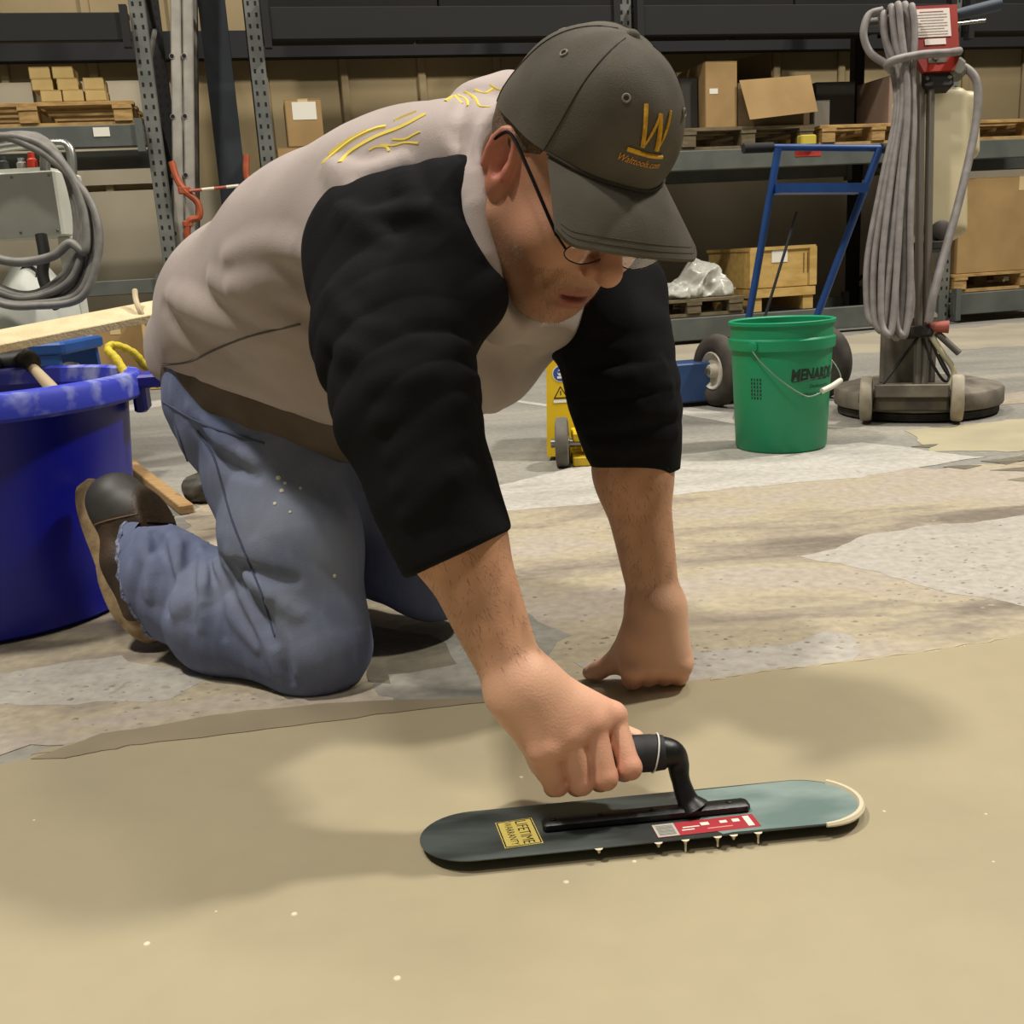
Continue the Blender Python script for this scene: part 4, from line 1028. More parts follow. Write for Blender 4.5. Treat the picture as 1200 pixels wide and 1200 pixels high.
def pallet(s0, s1, y0, y1, z, h, mat, label, nb=6):
    o = RT@np.array([(s0+s1)/2, (y0+y1)/2, z, 1]); p = thing('pallet', o[:3], label, 'pallet')
    t = .018; L = s1-s0; D = y1-y0
    for k in range(nb):
        y = y0+.05+(D-.1)*k/(nb-1); MB(RT).box(((s0+s1)/2, y, z+h-t/2), (L, .085, t), bev=.002).build('deck_board', mat, p)
    for i in range(3):
        s = s0+.055+(L-.11)*i/2
        MB(RT).box((s, (y0+y1)/2, z+h-t*1.5), (.09, D, t)).build('stringer_board', mat, p)
        for j in range(3):
            MB(RT).box((s, y0+.06+(D-.12)*j/2, z+t+(h-3*t)/2), (.085, .11, h-3*t), bev=.003).build('block', mat, p)
    for j in range(3): MB(RT).box(((s0+s1)/2, y0+.06+(D-.12)*j/2, z+t/2), (L, .09, t)).build('base_board', mat, p)
    return p
pallet(-3.72, -2.745, -.02, .95, 1.280, .112, m_wood, 'pale wooden pallet on the upper shelf under small tan cartons')
pallet(.10, .925, -.02, .95, 1.064, .118, m_woodg, 'weathered grey pallet on the shelf under open cartons')
pallet(.955, 1.70, -.02, .95, 1.064, .112, m_wood, 'yellowish wooden pallet on the shelf beside the grey pallet')
pallet(1.88, 2.85, -.02, .95, 1.064, .112, m_wood, 'wooden pallet on the shelf behind the floor machine')
pallet(1.86, 2.9, -.02, .95, .182, .11, m_wood, 'wooden pallet on the bottom beam under the big carton')
pallet(-.14, .49, -.02, .95, .154, .10, m_woodg, 'weathered pallet under the crumpled plastic wrap')
m_card = M('cardboard', '#9d8053', .85, c2='#8f7349', scale=5)
m_cardp = M('cardboard_pale', '#c2a872', .85, c2='#b0965f', scale=5)
m_cardd = M('cardboard_shade', '#6d5a3c', .9, c2='#5c4b31', scale=5)  # darker cardboard copy with the shade painted into its colour
m_tape = M('packing_tape', '#c9b183', .45)
m_paper = M('paper', '#d8d4c8', .7)
def carton(s0, s1, y0, y1, z0, z1, mat, label, tape=True, lab=None, group=None, name='carton'):
    o = RT@np.array([(s0+s1)/2, (y0+y1)/2, z0, 1]); p = thing(name, o[:3], label, 'box', group)
    c = ((s0+s1)/2, (y0+y1)/2, (z0+z1)/2); sz = (s1-s0, y1-y0, z1-z0)
    MB(RT).box(c, sz, bev=.004).build('body', mat, p)
    w = (s1-s0)
    for q in (-1, 1): MB(RT).box((c[0]+q*w/4, c[1], z1+.0015), (w/2-.002, y1-y0, .003)).build('top_flap', mat, p)
    if tape:
        MB(RT).box((c[0], c[1], z1+.0035), (.05, y1-y0, .001)).build('tape', m_tape, p)
        MB(RT).box((c[0], y0-.0008, z1-.04), (.05, .001, .08)).build('tape', m_tape, p)
    if lab:
        a, b, w_, h_ = lab; MB(RT).box((a, y0-.001, b), (w_, .001, h_)).build('paper_label', m_paper, p)
    return p
# small tan cartons on the left pallet
zb = 1.3925
sm = [(-3.165, .0, 0), (-3.065, .0, 0), (-2.962, .0, 0), (-3.20, .012, 1), (-3.085, .012, 1), (-2.966, .01, 1), (-3.205, .02, 2), (-3.10, .02, 2)]
hts = [.0, .056, .105]
SML = ['small tan carton in the bottom row at the pallet\'s open end', 'small tan carton in the middle of the bottom row', 'small tan carton in the bottom row beside the rack upright', 'small tan carton in the second layer farthest from the rack upright', 'small tan carton in the middle of the second layer', 'small tan carton topping the two-high column beside the rack upright', 'topmost small tan carton farthest from the rack upright', 'topmost small tan carton next to the two-high column']
for i_, (s, y, r) in enumerate(sm):
    carton(s, s+.094, y, y+.16, zb+.0022+r*.054, zb+.0022+r*.054+.050, m_cardp, SML[i_], False, group='small tan cartons on the shelf pallet')
carton(-2.02, -1.838, .0, .25, 1.153, 1.379, m_card, 'brown carton with white printed label above the man\'s back', True, (-1.925, 1.325, .12, .085))
carton(-2.08, -1.72, .0, .4, 1.062, 1.148, m_card, 'flat brown carton under the labelled carton', False)
carton(.271, .462, .02, .42, 1.184, 1.526, m_card, 'tall narrow brown carton with small white label on the grey pallet', False, (.32, 1.375, .05, .028))
MB(RT).box((.385, .019, 1.27), (.07, .001, .17)).build('tape_patch', m_tape, bpy.data.objects['carton.002'] if 'carton.002' in bpy.data.objects else None) if False else None
# open carton with hanging flap
oc = thing('open_carton', (RT@np.array([.69, .2, 1.184, 1]))[:3], 'open brown carton with a large pale flap folded down in front', 'box')
b = MB(RT)
for c, sz in (((.69, .03, 1.30), (.44, .006, .232)), ((.69, .47, 1.30), (.44, .006, .232)), ((.472, .25, 1.30), (.006, .44, .232)), ((.908, .25, 1.30), (.006, .44, .232)), ((.69, .25, 1.188), (.44, .44, .006))): b.box(c, sz)
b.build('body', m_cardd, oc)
q = [(.463, -.0, 1.425), (.893, .0, 1.447), (.917, -.05, 1.245), (.503, -.05, 1.212)]
b = MB(RT); b.add(q+[(x, y-.004, z) for x, y, z in q], [(0, 1, 2, 3), (7, 6, 5, 4), (0, 4, 5, 1), (1, 5, 6, 2), (2, 6, 7, 3), (3, 7, 4, 0)]); b.build('front_flap', m_card, oc, label='pale folded flap')
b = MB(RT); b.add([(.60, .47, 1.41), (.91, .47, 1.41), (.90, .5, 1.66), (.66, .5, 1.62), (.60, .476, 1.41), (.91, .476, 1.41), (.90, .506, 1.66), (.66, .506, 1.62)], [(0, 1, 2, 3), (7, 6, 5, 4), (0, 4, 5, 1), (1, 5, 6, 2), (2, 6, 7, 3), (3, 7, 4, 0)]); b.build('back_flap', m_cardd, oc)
carton(.98, 1.08, .1, .35, 1.178, 1.32, M('grey_board', '#6f6a60', .85), 'small grey box standing on the yellowish pallet', False)
carton(1.10, 1.36, .3, .7, 1.178, 1.45, M('charcoal_board', '#34312c', .85), 'charcoal carton at the back of the yellowish pallet', False)
carton(1.43, 1.66, .05, .4, 1.178, 1.44, M('pink_board', '#8d7768', .85), 'dusty pinkish carton behind the hanging cable', False)
carton(.11, .26, .1, .5, 1.184, 1.46, M('charcoal_board', '#34312c', .85), 'charcoal carton partly hidden by the cap', False)
for k, (a, b_) in enumerate(((-2.08, -1.2), (-1.19, -.26), (-.14, .8), (.81, 1.76), (1.87, 3.0))):  # near-black loads fill the void above the top beams; their shade is painted
    carton(a, b_, .02, .9, 1.806, 2.35, M('shaded_load', '#090908', .95, c2='#120f0c', scale=3), ['wide dark load on the top beams above the man\'s back', 'shade-coloured load on the top beams beside the upright behind the cap', 'shade-coloured load on the top beams above the open carton', 'shade-coloured load on the top beams above the charcoal carton', 'shade-coloured load on the top beams behind the red switch box'][k], False, name='shelf_load')
MB(RT).box((.845, -.062, 1.092), (.095, .06, .055), bev=.008).build('foam_block', M('yellow_foam', '#b9a53a', .7))
tag(bpy.data.objects['foam_block'], 'small yellow foam block on the beam beside the red tag', 'block')
# crate on bottom beam
cr_ = thing('wooden_crate', (RT@np.array([.727, .3, .154, 1]))[:3], 'pale plywood crate with white label on the bottom beam', 'crate')
m_ply = M('plywood', '#bd9d5c', .75, c2='#a88848', scale=7, stretch=(1, 4, 4))
MB(RT).box((.735, .30, .40), (.40, .60, .226), bev=.004).build('body', m_ply, cr_)
for z, w in ((.5105, .415), (.2585, .415)): MB(RT).box((.735, .30, z), (w, .62, .018 if z > .4 else .05)).build('lid' if z > .4 else 'base_frame', m_ply, cr_)
for s in (.545, .925): MB(RT).box((s, -.006, .40), (.045, .016, .22)).build('corner_batten', m_ply, cr_)
for s in (.57, .90): MB(RT).box((s, .30, .2335-.04), (.065, .6, .079)).build('runner', m_ply, cr_)
MB(RT).box((.715, -.002, .465), (.10, .002, .07)).build('paper_label', m_paper, cr_)
MB(RT).box((.87, -.002, .42), (.004, .002, .11)).build('strap', M('strap_dark', '#4d3d20', .7), cr_); MB(RT).box((.895, -.002, .42), (.004, .002, .11)).build('strap', M('strap_dark', '#4d3d20', .7), cr_)
carton(1.895, 2.75, .0, .85, .294, .848, m_card, 'big brown carton on the bottom pallet behind the floor machine', True)
carton(-.14, -.03, .10, .45, .257, .44, m_card, 'brown carton with red mark beside the plastic wrap', False, (-.07, .335, .018, .05))
MB(RT).box((.075, .058, .44), (.001, .001, .001)) 
# crumpled plastic wrap
S = SDF(); rw = np.random.default_rng(8)
wp = lambda s, y, z: (RT@np.array([s, y, z, 1]))[:3]
S.u(ell(wp(.15, .16, .285), (.15, .15, .05), np.stack([RX, RY, [0, 0, 1]], 1)), .04); S.u(ell(wp(.30, .2, .36), (.12, .13, .11), np.stack([RX, RY, [0, 0, 1]], 1)), .05); S.u(ell(wp(.40, .14, .30), (.07, .1, .06), np.stack([RX, RY, [0, 0, 1]], 1)), .04)
S.disp = lambda p: (np.abs(wav(p, 32, 6, 2))-.4)*.040+(np.abs(wav(p, 85, 6, 8))-.3)*.022; S.dmax = .05
S.cap(lambda p: .256-p[:, 2], .004)
wv, wf = S.mesh(wp(-.2, -.25, .2)-.1, wp(.65, .4, .5)+.15, .007)
wv[:, 2] = np.maximum(wv[:, 2], .256)
po = mesh_obj('plastic_wrap', wv, wf, M('clear_film', '#c9c8bd', .18, trans=.35, c2='#e6e6dd', scale=14, bump=.4, bscale=40), None, True); tag(po, 'crumpled clear plastic wrap heaped on the weathered pallet', 'plastic wrap')
# low cartons under the left shelf
carton(-3.10, -2.84, -.1, .2, .002, .36, m_card, 'brown carton standing on the floor under the shelf of small tan cartons', True)
carton(-2.83, -2.72, -.22, -.06, .002, .40, m_cardp, 'slim pale carton on the floor beside the rack upright', False)
# ladder standing between the uprights
ld = thing('extension_ladder', (RT@np.array([-2.69, .0, 0, 1]))[:3], 'white aluminium ladder leaning upright between the rack posts', 'ladder')
m_al = M('aluminium', '#a8a39a', .5, .3, c2='#918d84', scale=10)
for k, off in enumerate((0., .058)):
    for y in (.06, .46):
        a, b_ = np.array([-2.70+off, y, .03]), np.array([-2.405+off, y, 2.6]); d = nrm(b_-a)
        MB(RT@frame((a+b_)/2, z=d, y=(0, 1, 0))).box((0, 0, 0), (.050, .026, np.linalg.norm(b_-a)), bev=.006).build('rail', m_al, ld, True)
    for j in range(9):
        c = np.array([-2.70+off, 0, .2])+np.array([.295, 0, 2.57])*(.28*j/2.57)
        MB(RT).tube([c+[0, .043, 0], c+[0, .48, 0]], .013, 8).build('rung', m_al, ld, True)
        MB(RT).tube([c+[0, .0425, 0], c+[0, .046, 0]], .011, 8).build('rung_socket', m_hole, ld)
# building column
colm = MB(RT); 
for y in (.25, .45): colm.box((-2.325, y, 2.0), (.135, .012, 4))
colm.box((-2.325, .35, 2.0), (.012, .2, 4)); co = colm.build('trim_1', M('column_paint', '#2b333a', .6, c2='#22282e', scale=5)); tag(co, 'dark blue grey steel building column', None, None, 'structure')
# clamps and striped rod hanging in the gap
m_or = M('orange_paint', '#a8502a', .6, c2='#8a3f22', scale=20)
for pts, lab in ((((-2.60, -.02, 1.10), (-2.585, -.03, 1.02), (-2.555, -.04, .96), (-2.50, -.04, .90), (-2.50, -.04, .83), (-2.56, -.03, .80), (-2.575, -.02, .62)), 'bent orange bar clamp hanging at the ladder foot'),
                 (((-2.235, -.02, 1.12), (-2.245, -.03, 1.02), (-2.225, -.03, .95), (-2.24, -.02, .86)), 'short orange bar clamp beside the second rack post')):
    o = (RT@np.array([*pts[-1], 1]))[:3]; p = thing('bar_clamp', o, lab, 'clamp')
    MB(RT).tube(smooth_path(pts, 4), .017, 8).build('bar', m_or, p, True); MB(RT).box(pts[2], (.06, .03, .035), bev=.006).build('jaw', m_or, p); MB(RT).box(pts[-2], (.05, .03, .03), bev=.006).build('jaw', m_or, p)
rd = thing('striped_rod', (RT@np.array([-2.4, -.06, .97, 1]))[:3], 'thin red and white rod laid across the two orange clamps', 'rod')
for k in range(5): MB(RT).tube([(-2.53+.06*k, -.055, .955+.004*k), (-2.53+.06*(k+1), -.055, .955+.004*(k+1))], .008, 8).build('band', M('rod_white', '#d2cbb8', .5) if k % 2 else M('rod_red', '#9a4a32', .5), rd)
# ================================================================ tools and tubs on the floor
# ---- green pail
bc = G(917, 534)+np.array([.03, .13, 0]); bc[2] = .002
pl = thing('green_pail', bc, 'green plastic pail with black store lettering and wire bail', 'bucket')
m_gr = M('green_plastic', '#06885a', .45, c2='#088f60', scale=4, spec=.5)
PT = frame(bc, x=(1, 0, 0), z=(0, 0, 1)); PT[:3, :3] *= .925
prof = [(.125, 0), (.130, .006), (.1415, .285), (.1415, .287), (.1495, .290), (.1505, .296), (.1505, .318), (.1455, .321), (.1435, .323), (.1445, .356), (.1505, .359), (.1505, .367), (.147, .369), (.141, .365), (.137, .30), (.126, .012), (.01, .010)]
MB(PT).lathe(prof, 64, cap=(True, True)).build('shell', m_gr, pl, True)
th0 = math.atan2(-bc[1], -bc[0])                      # towards the camera
def pail_pt(a, z, off=.0006):
    r = np.interp(z, [.006, .285], [.130, .1415])+off; t = th0+a; return PT@np.array([r*math.cos(t), r*math.sin(t), z, 1])
V, Fc = text_geo('MENARDS', .05, .12, 2, .150, .0022); V[:, 1] *= 1.35
m_ink = M('ink_black', '#12281c', .6)
def wrap(V, a0, z0): return [pail_pt(a0+v[0]/.137, z0+v[1])[:3] for v in V]
bmt = bmesh.new()
MB().add(wrap(V, .74, .222), Fc).build('lettering', m_ink, pl, label='black block lettering reading MENARDS')
MB().tube([pail_pt(a, .205+.010*(a-.4))[:3] for a in np.linspace(.22, 1.4, 20)], .0012, 5).build('underline', m_ink, pl)
V, Fc = text_geo('Dedicated to', .02, .3, 2, .075); MB().add(wrap(V, .88, .188), Fc).build('lettering', m_ink, pl)
V, Fc = text_geo('SERVICE & QUALITY', .02, .2, 1, .12); MB().add(wrap(V, .86, .165), Fc).build('lettering', m_ink, pl)
for k in range(4):
    for j in range(6):
        a = -.62+.040*k*1.7; z = .155+.0105*j; w = .018 if (k+j) % 3 else .013
        q = [pail_pt(a-w, z)[:3], pail_pt(a+w, z)[:3], pail_pt(a+w, z+.007)[:3], pail_pt(a-w, z+.007)[:3]]
        MB().add(q, [(0, 1, 2, 3)]).build('molded_notice', m_ink, pl)
ba = [pail_pt(-.52, .292, .014)[:3], pail_pt(-.35, .262, .016)[:3], pail_pt(.0, .212, .02)[:3], pail_pt(.35, .172, .024)[:3], pail_pt(.55, .165, .028)[:3], pail_pt(.95, .185, .03)[:3], pail_pt(1.3, .195, .032)[:3], pail_pt(1.9, .23, .02)[:3], pail_pt(2.5, .292, .012)[:3]]
bp_ = smooth_path(ba, 6); MB().tube(bp_, .0017, 6).build('bail', M('wire', '#9fb09c', .35, .7), pl, True)
MB().tube(smooth_path([pail_pt(.72, .176, .03)[:3], pail_pt(.95, .185, .031)[:3], pail_pt(1.25, .195, .033)[:3]], 4), .0075, 10).build('bail_grip', M('grip_white', '#d0cdc0', .5), pl, True)
for a in (-.53, 2.5): MB(frame(pail_pt(a, .304, .009)[:3], z=(pail_pt(a, .3, .02)-pail_pt(a, .3, 0))[:3], x=(0, 0, 1))).lathe([(.014, -.004), (.014, .004), (.009, .007)], 14).build('bail_ear', m_gr, pl, True)

# ---- blue tub
tc_ = np.array([-.885, 1.705, .002]); TT = frame(tc_, x=(1, 0, 0), z=(0, 0, 1))
tu = thing('mixing_tub', tc_, 'big round blue plastic mixing tub with dusty rim', 'tub')
m_bl = M('blue_plastic', '#060c88', .38, c2='#080f92', scale=3, spec=.5)
m_bld = M('dusty_blue', '#2b38b4', .6, c2='#8f97c9', scale=22, amt=(.5, .75))
MB(TT).lathe([(.205, 0), (.216, .008), (.246, .355), (.246, .36), (.240, .36), (.214, .016), (.01, .014)], 72).build('shell', m_bl, tu, True)
MB(TT).lathe([(.240, .345), (.268, .346), (.274, .352), (.274, .378), (.268, .387), (.252, .390), (.243, .386), (.240, .36)], 72, cap=(False, False)).build('rim', m_bld, tu, True)
for a, sgn in ((.22, 1), (math.pi+.22, -1)):
    c = np.array([math.cos(a), math.sin(a), 0]); F4 = TT@frame(c*.29, x=c, z=(0, 0, 1))
    MB(F4).box((.0, 0, .372), (.056, .085, .022), bev=.006).build('handle', m_bl, tu); MB(F4).box((-.022, 0, .342), (.022, .07, .045), bev=.005).build('handle_bracket', m_bl, tu)
sl_ = MB(TT); A = [[(r*math.cos(t), r*math.sin(t), .300+.02*math.sin(5*t+r*20)*r/.25+.03*(r/.25)**3) for t in np.arange(40)*2*math.pi/40] for r in np.linspace(.001, .233, 8)]
sl_.grid(A, wrap=True).build('mixed_slurry', M('slurry_dull', '#b7aa8b', .6, c2='#a0947a', scale=10, bump=.4), tu, True)
# ---- mixing drill standing in the tub
md = thing('mixing_drill', tc_+[.02, .02, .31], 'black hand mixing drill with muddy shaft standing in the blue tub', 'drill')
da = P(58, 452, 1.80); db = P(38, 430, 1.93); dd = nrm(db-da)
MB().tube([da-dd*.05, da, db], [.011, .011, .009], 10).build('shaft', M('muddy_steel', '#a8977a', .7), md, True)
MB().tube([db-dd*.01, db+dd*.012, db+dd*.02, db+dd*.035, db+dd*.055], [.011, .015, .019, .022, .023], 14).build('gear_case', M('drill_black', '#1c1a18', .5), md, True)
bs_ = db+dd*.05; MB().tube([bs_, bs_+np.array([-.12, .0, -.01])], [.024, .026], 14).build('motor_housing', M('drill_black', '#1c1a18', .5), md, True)
for y in (-1, 1): MB().tube(smooth_path([bs_+np.array([-.05, 0, 0]), bs_+np.array([-.05, y*.09, .01]), bs_+np.array([-.06, y*.14, .0])], 4), .013, 10).build('handle', M('drill_grip', '#2a2622', .7), md, True)
# ---- dusty plank over the tub
pa, pb = P(-170, 433, 1.74), P(300, 341, 2.22); d = nrm(pb-pa)
MB(frame((pa+pb)/2, x=d, z=np.array([0, -.35, 1.])-d*d[2])).box((0, 0, 0), (np.linalg.norm(pb-pa), .085, .016), bev=.002).build('straightedge_board', M('dusty_board', '#cdbd97', .75, c2='#bcab85', scale=25, bump=.5, bscale=200), None)
tag(bpy.data.objects['straightedge_board'], 'long board caked in pale dust, propped above the blue tub', 'board')
# drum that carries the board's far end
dr = thing('white_drum', P(285, 470, 2.26)*[1, 1, 0]+[0, 0, .002], 'white plastic drum behind the man, under the dusty board', 'drum'); dl = np.array(dr.location)
zt = pb[2]-.034; MB(frame(dl, x=(1, 0, 0), z=(0, 0, 1))).lathe([(.07, 0), (.073, .01), (.078, zt-.03), (.083, zt-.028), (.083, zt-.004), (.08, zt)], 40).build('shell', M('white_plastic', '#c9c4b4', .5), dr, True)
MB().tube(smooth_path([dl+[-.083, 0, zt-.05], dl+[-.06, -.08, zt-.12], dl+[.06, -.08, zt-.12], dl+[.083, 0, zt-.05]], 6), .003, 6).build('bail', m_bm, dr, True)
# pale cord over the board
tag(MB().tube(smooth_path([P(158, 340, 2.06), P(159, 350, 2.05), P(163, 362, 2.03), P(170, 375, 2.04), P(177, 388, 2.1), P(182, 410, 2.2)], 5), .0055, 8).build('pale_cord', M('cord_pale', '#b9a98a', .8), None, True), 'pale dusty cord looped over the end of the board', 'cord')
# yellow hose loop on the tub rim
yl = smooth_path([P(150, 452, 1.78), P(146, 437, 1.79), P(136, 420, 1.80), P(127, 411, 1.81), P(130, 405, 1.82), P(143, 407, 1.83), P(158, 415, 1.84), P(168, 427, 1.85), P(178, 436, 1.86), P(186, 452, 1.88)], 5)
tag(MB().tube(yl, .0075+.0006*np.sin(np.arange(len(yl))*2.2), 10).build('yellow_rope', M('yellow_rope', '#d2bd1d', .6, c2='#b9a312', scale=120, bump=.4), None, True), 'thick yellow rope looped on the rim of the blue tub', 'rope')
# wooden stake on the floor
sa, sb = G(140, 535, .012), G(219, 597, .012); d = nrm(sb-sa)
tag(MB(frame((sa+sb)/2, x=d, z=(0, 0, 1))).box((0, 0, 0), (np.linalg.norm(sb-sa), .034, .022), bev=.003).build('wooden_stake', M('stake_wood', '#a8875a', .8, c2='#8c6d44', scale=20, stretch=(1, 8, 8)), None), 'pale wooden stake lying on the floor beside the tub', 'stake')
S = SDF(); c = G(240, 592)+np.array([.0, .06, .03]); S.u(ell(c, (.07, .06, .042)), .02); S.u(ell(c+[.05, .03, .01], (.05, .05, .05)), .02); S.cap(lambda p: .002-p[:, 2], .003)
S.disp = lambda p: (np.abs(wav(p, 60, 6, 4))-.3)*.014+np.abs(wav(p, 150, 6, 1))*.005; S.dmax = .02
v, f = S.mesh(c-.15, c+.16, .005); tag(mesh_obj('plastic_bag', v, f, M('dark_film', '#2f2d29', .35, c2='#55524b', scale=30, spec=.6), None, True), 'crumpled dark plastic bag on the floor behind the thigh', 'bag')

# ---- yellow scarifier behind the supporting arm
yc = G(658, 548); ya = thing('floor_scarifier', yc*[1, 1, 0]+[.06, .2, .002], 'yellow floor scarifier with grey wheel and blue safety stickers', 'machine')
m_ye = M('yellow_paint', '#cfae16', .4, c2='#bf9d10', scale=6)
yo = P(641, 535, 2.80); sc_ = 2.80/1200
def yp(x, y, dy=0.): q = P(x, y, 2.78); return np.array([q[0], q[1]+dy, q[2]])
side = [(641, 535), (640, 410), (650, 397), (702, 390), (706, 535)]
a = [yp(*q) for q in side]; b_ = [q+np.array([.05, .30, 0]) for q in a]; nn = len(a)
MB().add(a+b_, [tuple(range(nn-1, -1, -1)), tuple(range(nn, 2*nn))]+[(i, (i+1) % nn, nn+(i+1) % nn, nn+i) for i in range(nn)]).build('housing', m_ye, ya)
wc = P(659, 519, 2.70); WT = frame(wc, z=nrm([1, -.10, 0]), y=(0, 0, 1))
MB(WT).lathe([(.055, -.017), (.066, -.015), (.068, -.008), (.068, .008), (.066, .015), (.055, .017)], 40).build('wheel', M('grey_rubber', '#55514a', .8, c2='#6a655b', scale=20), ya, True)
MB(WT).lathe([(.012, -.03), (.012, .09)], 14).build('axle', M('steel', '#8d8a80', .35, .8), ya, True)
MB(WT).lathe([(.026, .05), (.026, .075), (.02, .085)], 18).build('hub_collar', m_ye, ya, True); MB(WT).lathe([(.020, -.0185), (.020, .0185)], 16).build('wheel_hub', M('steel', '#8d8a80', .35, .8), ya, True)
for x0, y0, x1, y1 in ((668, 500, 706, 508), (668, 527, 706, 536), (680, 505, 706, 530)):
    p0, p1 = yp(x0, y0, -.06), yp(x1, y1, -.06); MB().box((p0+p1)/2, (abs(p1-p0)[0], .10, max(.012, abs(p1-p0)[2])), bev=.004).build('bracket', m_ye, ya)
MB().box(yp(690, 541, .05), (.10, .14, .03)).build('cutter_cover', M('drill_black', '#1c1a18', .5), ya)
yn = nrm(np.cross(a[1]-a[0], a[3]-a[0])); yn = yn if yn[1] < 0 else -yn
m_sb = M('sticker_blue', '#27418a', .5); m_wh = M('sticker_white', '#d9d6cc', .5)
for x, y, k in ((655, 412, 0), (657, 438, 1)):
    ST = frame(plane_hit(x, y, a[0], yn)+yn*.0006, z=yn, y=(0, 0, 1))
    MB(ST).lathe([(.0225, 0), (.0225, .0006)], 28).build('sticker_ring', m_wh, ya); dk = MB(ST).lathe([(.0205, .0006), (.0205, .0010)], 28).build('safety_sticker', m_sb, ya)
    ic = MB(ST)
    if k == 0: ic.lathe([(.0085, .001), (.0085, .0013)], 16, T=frame((0, .006, 0), x=(1, 0, 0), z=(0, 0, 1))); ic.box((0, -.007, .0012), (.018, .009, .0004)); ic.box((-.010, .006, .0012), (.004, .010, .0004)); ic.box((.010, .006, .0012), (.004, .010, .0004))
    else: ic.lathe([(.009, .001), (.009, .0013)], 16, T=frame((0, .003, 0), x=(1, 0, 0), z=(0, 0, 1))); ic.box((0, -.010, .0012), (.020, .006, .0004)); 
    ic.build('pictogram', m_wh, dk)
    if k: MB(ST).box((0, .005, .0016), (.016, .006, .0004)).build('pictogram_visor', m_sb, dk)
ST = frame(plane_hit(657, 460, a[0], yn)+yn*.0006, z=yn, y=(0, 0, 1))
tr = MB(ST).prism([(-.02, -.016), (.02, -.016), (0, .018)], 0, .0006).build('warning_triangle', m_blk, ya); MB(ST).prism([(-.0145, -.013), (.0145, -.013), (0, .012)], .0006, .001).build('triangle_field', m_ye, tr); MB(ST).box((0, -.0015, .0012), (.003, .012, .0004)).build('triangle_mark', m_blk, tr)
MB(ST).box((.002, -.024, .0005), (.045, .008, .0006)).build('sticker_strip', m_wh, ya)

# ---- blue push cart with pneumatic wheels
wl_ = G(842, 477)+np.array([0, .02, .125]); wr = G(968, 466)+np.array([0, .02, .125]); axd = nrm(wr-wl_)
hc = thing('push_sweeper', ((wl_+wr)/2)*[1, 1, 0]+[0, 0, .002], 'blue push sweeper with tall tube handle and two air-filled wheels', 'cart')
m_bt = M('blue_tube', '#204a8c', .4, c2='#1b3f78', scale=10)
zx = nrm(axd*1.+np.array([0, -.55, 0])); 
for c in (wl_, wr):
    WT = frame(c, z=(.93, .37, 0), y=(0, 0, 1))
    ty = MB(WT).tube([(.092*math.cos(t), .092*math.sin(t), 0) for t in np.arange(40)*2*math.pi/40], .033, 14, closed=True).build('tyre', M('tyre', '#2f2b27', .85, c2='#4d463d', scale=12), hc, True)
    MB(WT).lathe([(.066, -.022), (.062, -.026), (.05, -.012), (.025, -.010), (.022, -.03), (.018, -.034)], 32, cap=(False, True)).build('wheel_disc', M('wheel_white', '#cfc8b9', .5, c2='#b5ad9c', scale=20), hc, True)
    MB(WT).lathe([(.066, .022), (.062, .026), (.05, .012), (.025, .010), (.022, .03), (.018, .034)], 32, cap=(True, True)).build('wheel_disc', M('wheel_white', '#cfc8b9', .5), hc, True)
    MB(WT).lathe([(.011, -.045), (.011, -.030)], 10).build('axle_end', M('steel', '#8d8a80', .35, .8), hc, True)
MB().tube([wl_, wr], .011, 10).build('axle', M('steel', '#8d8a80', .35, .8), hc, True)
tL, tR = P(912, 174, 3.42), P(1031, 174, 3.42); hL = P(871, 174, 3.42); bL, bR = wl_+axd*.09+[0, .02, 0], wr-axd*.09+[0, .02, 0]
MB().tube([hL+axd*.10, tR+axd*.02], .0115, 10).build('handle_bar', m_bt, hc, True)
MB().tube([hL, hL+axd*.105], .0165, 12).build('foam_grip', M('foam_black', '#222224', .9), hc, True); MB().tube([tR+axd*.005, tR+axd*.11], .0165, 12).build('foam_grip', M('foam_black', '#222224', .9), hc, True)
MB().tube([tL, bL], .0125, 10).build('handle_tube', m_bt, hc, True); MB().tube([tR, bR], .0125, 10).build('handle_tube', m_bt, hc, True)
k1 = .18; p0, p1 = tL+(bL-tL)*k1, tR+(bR-tR)*k1; mid = (p0+p1)/2
TRf = frame(mid, x=p1-p0, z=(0, 0, 1)); w_ = np.linalg.norm(p1-p0)
for c, s in (((0, 0, -.012), (w_*.92, .14, .004)), ((0, -.07, 0), (w_*.92, .004, .03)), ((0, .07, 0), (w_*.92, .004, .03)), ((-w_*.46, 0, 0), (.004, .14, .03)), ((w_*.46, 0, 0), (.004, .14, .03)), ((-.05, 0, 0), (.004, .14, .026))): MB(TRf).box(c, s).build('tray_side' if s[2] > .01 else 'tray_floor', m_bt, hc)
MB().tube([P(934, 248, 3.5), P(898, 366, 3.55), P(880, 425, 3.58)], .005, 8).build('release_rod', M('rod_dark', '#3d434a', .5, .5), hc, True)
bx0 = P(792, 455, 3.72); MB(frame(wl_*[1, 1, 0]+axd*.12+[0, .09, .0], x=axd, z=(0, 0, 1))).box((0, 0, .085), (.70, .13, .135), bev=.006).build('magnet_trough', M('blue_panel', '#2f4d7e', .55, c2='#28426c', scale=5), hc)
for e in (bL, bR): MB().tube([e, e*[1, 1, 0]+[0, .07, .16]], .014, 8).build('trough_strut', m_bt, hc, True)

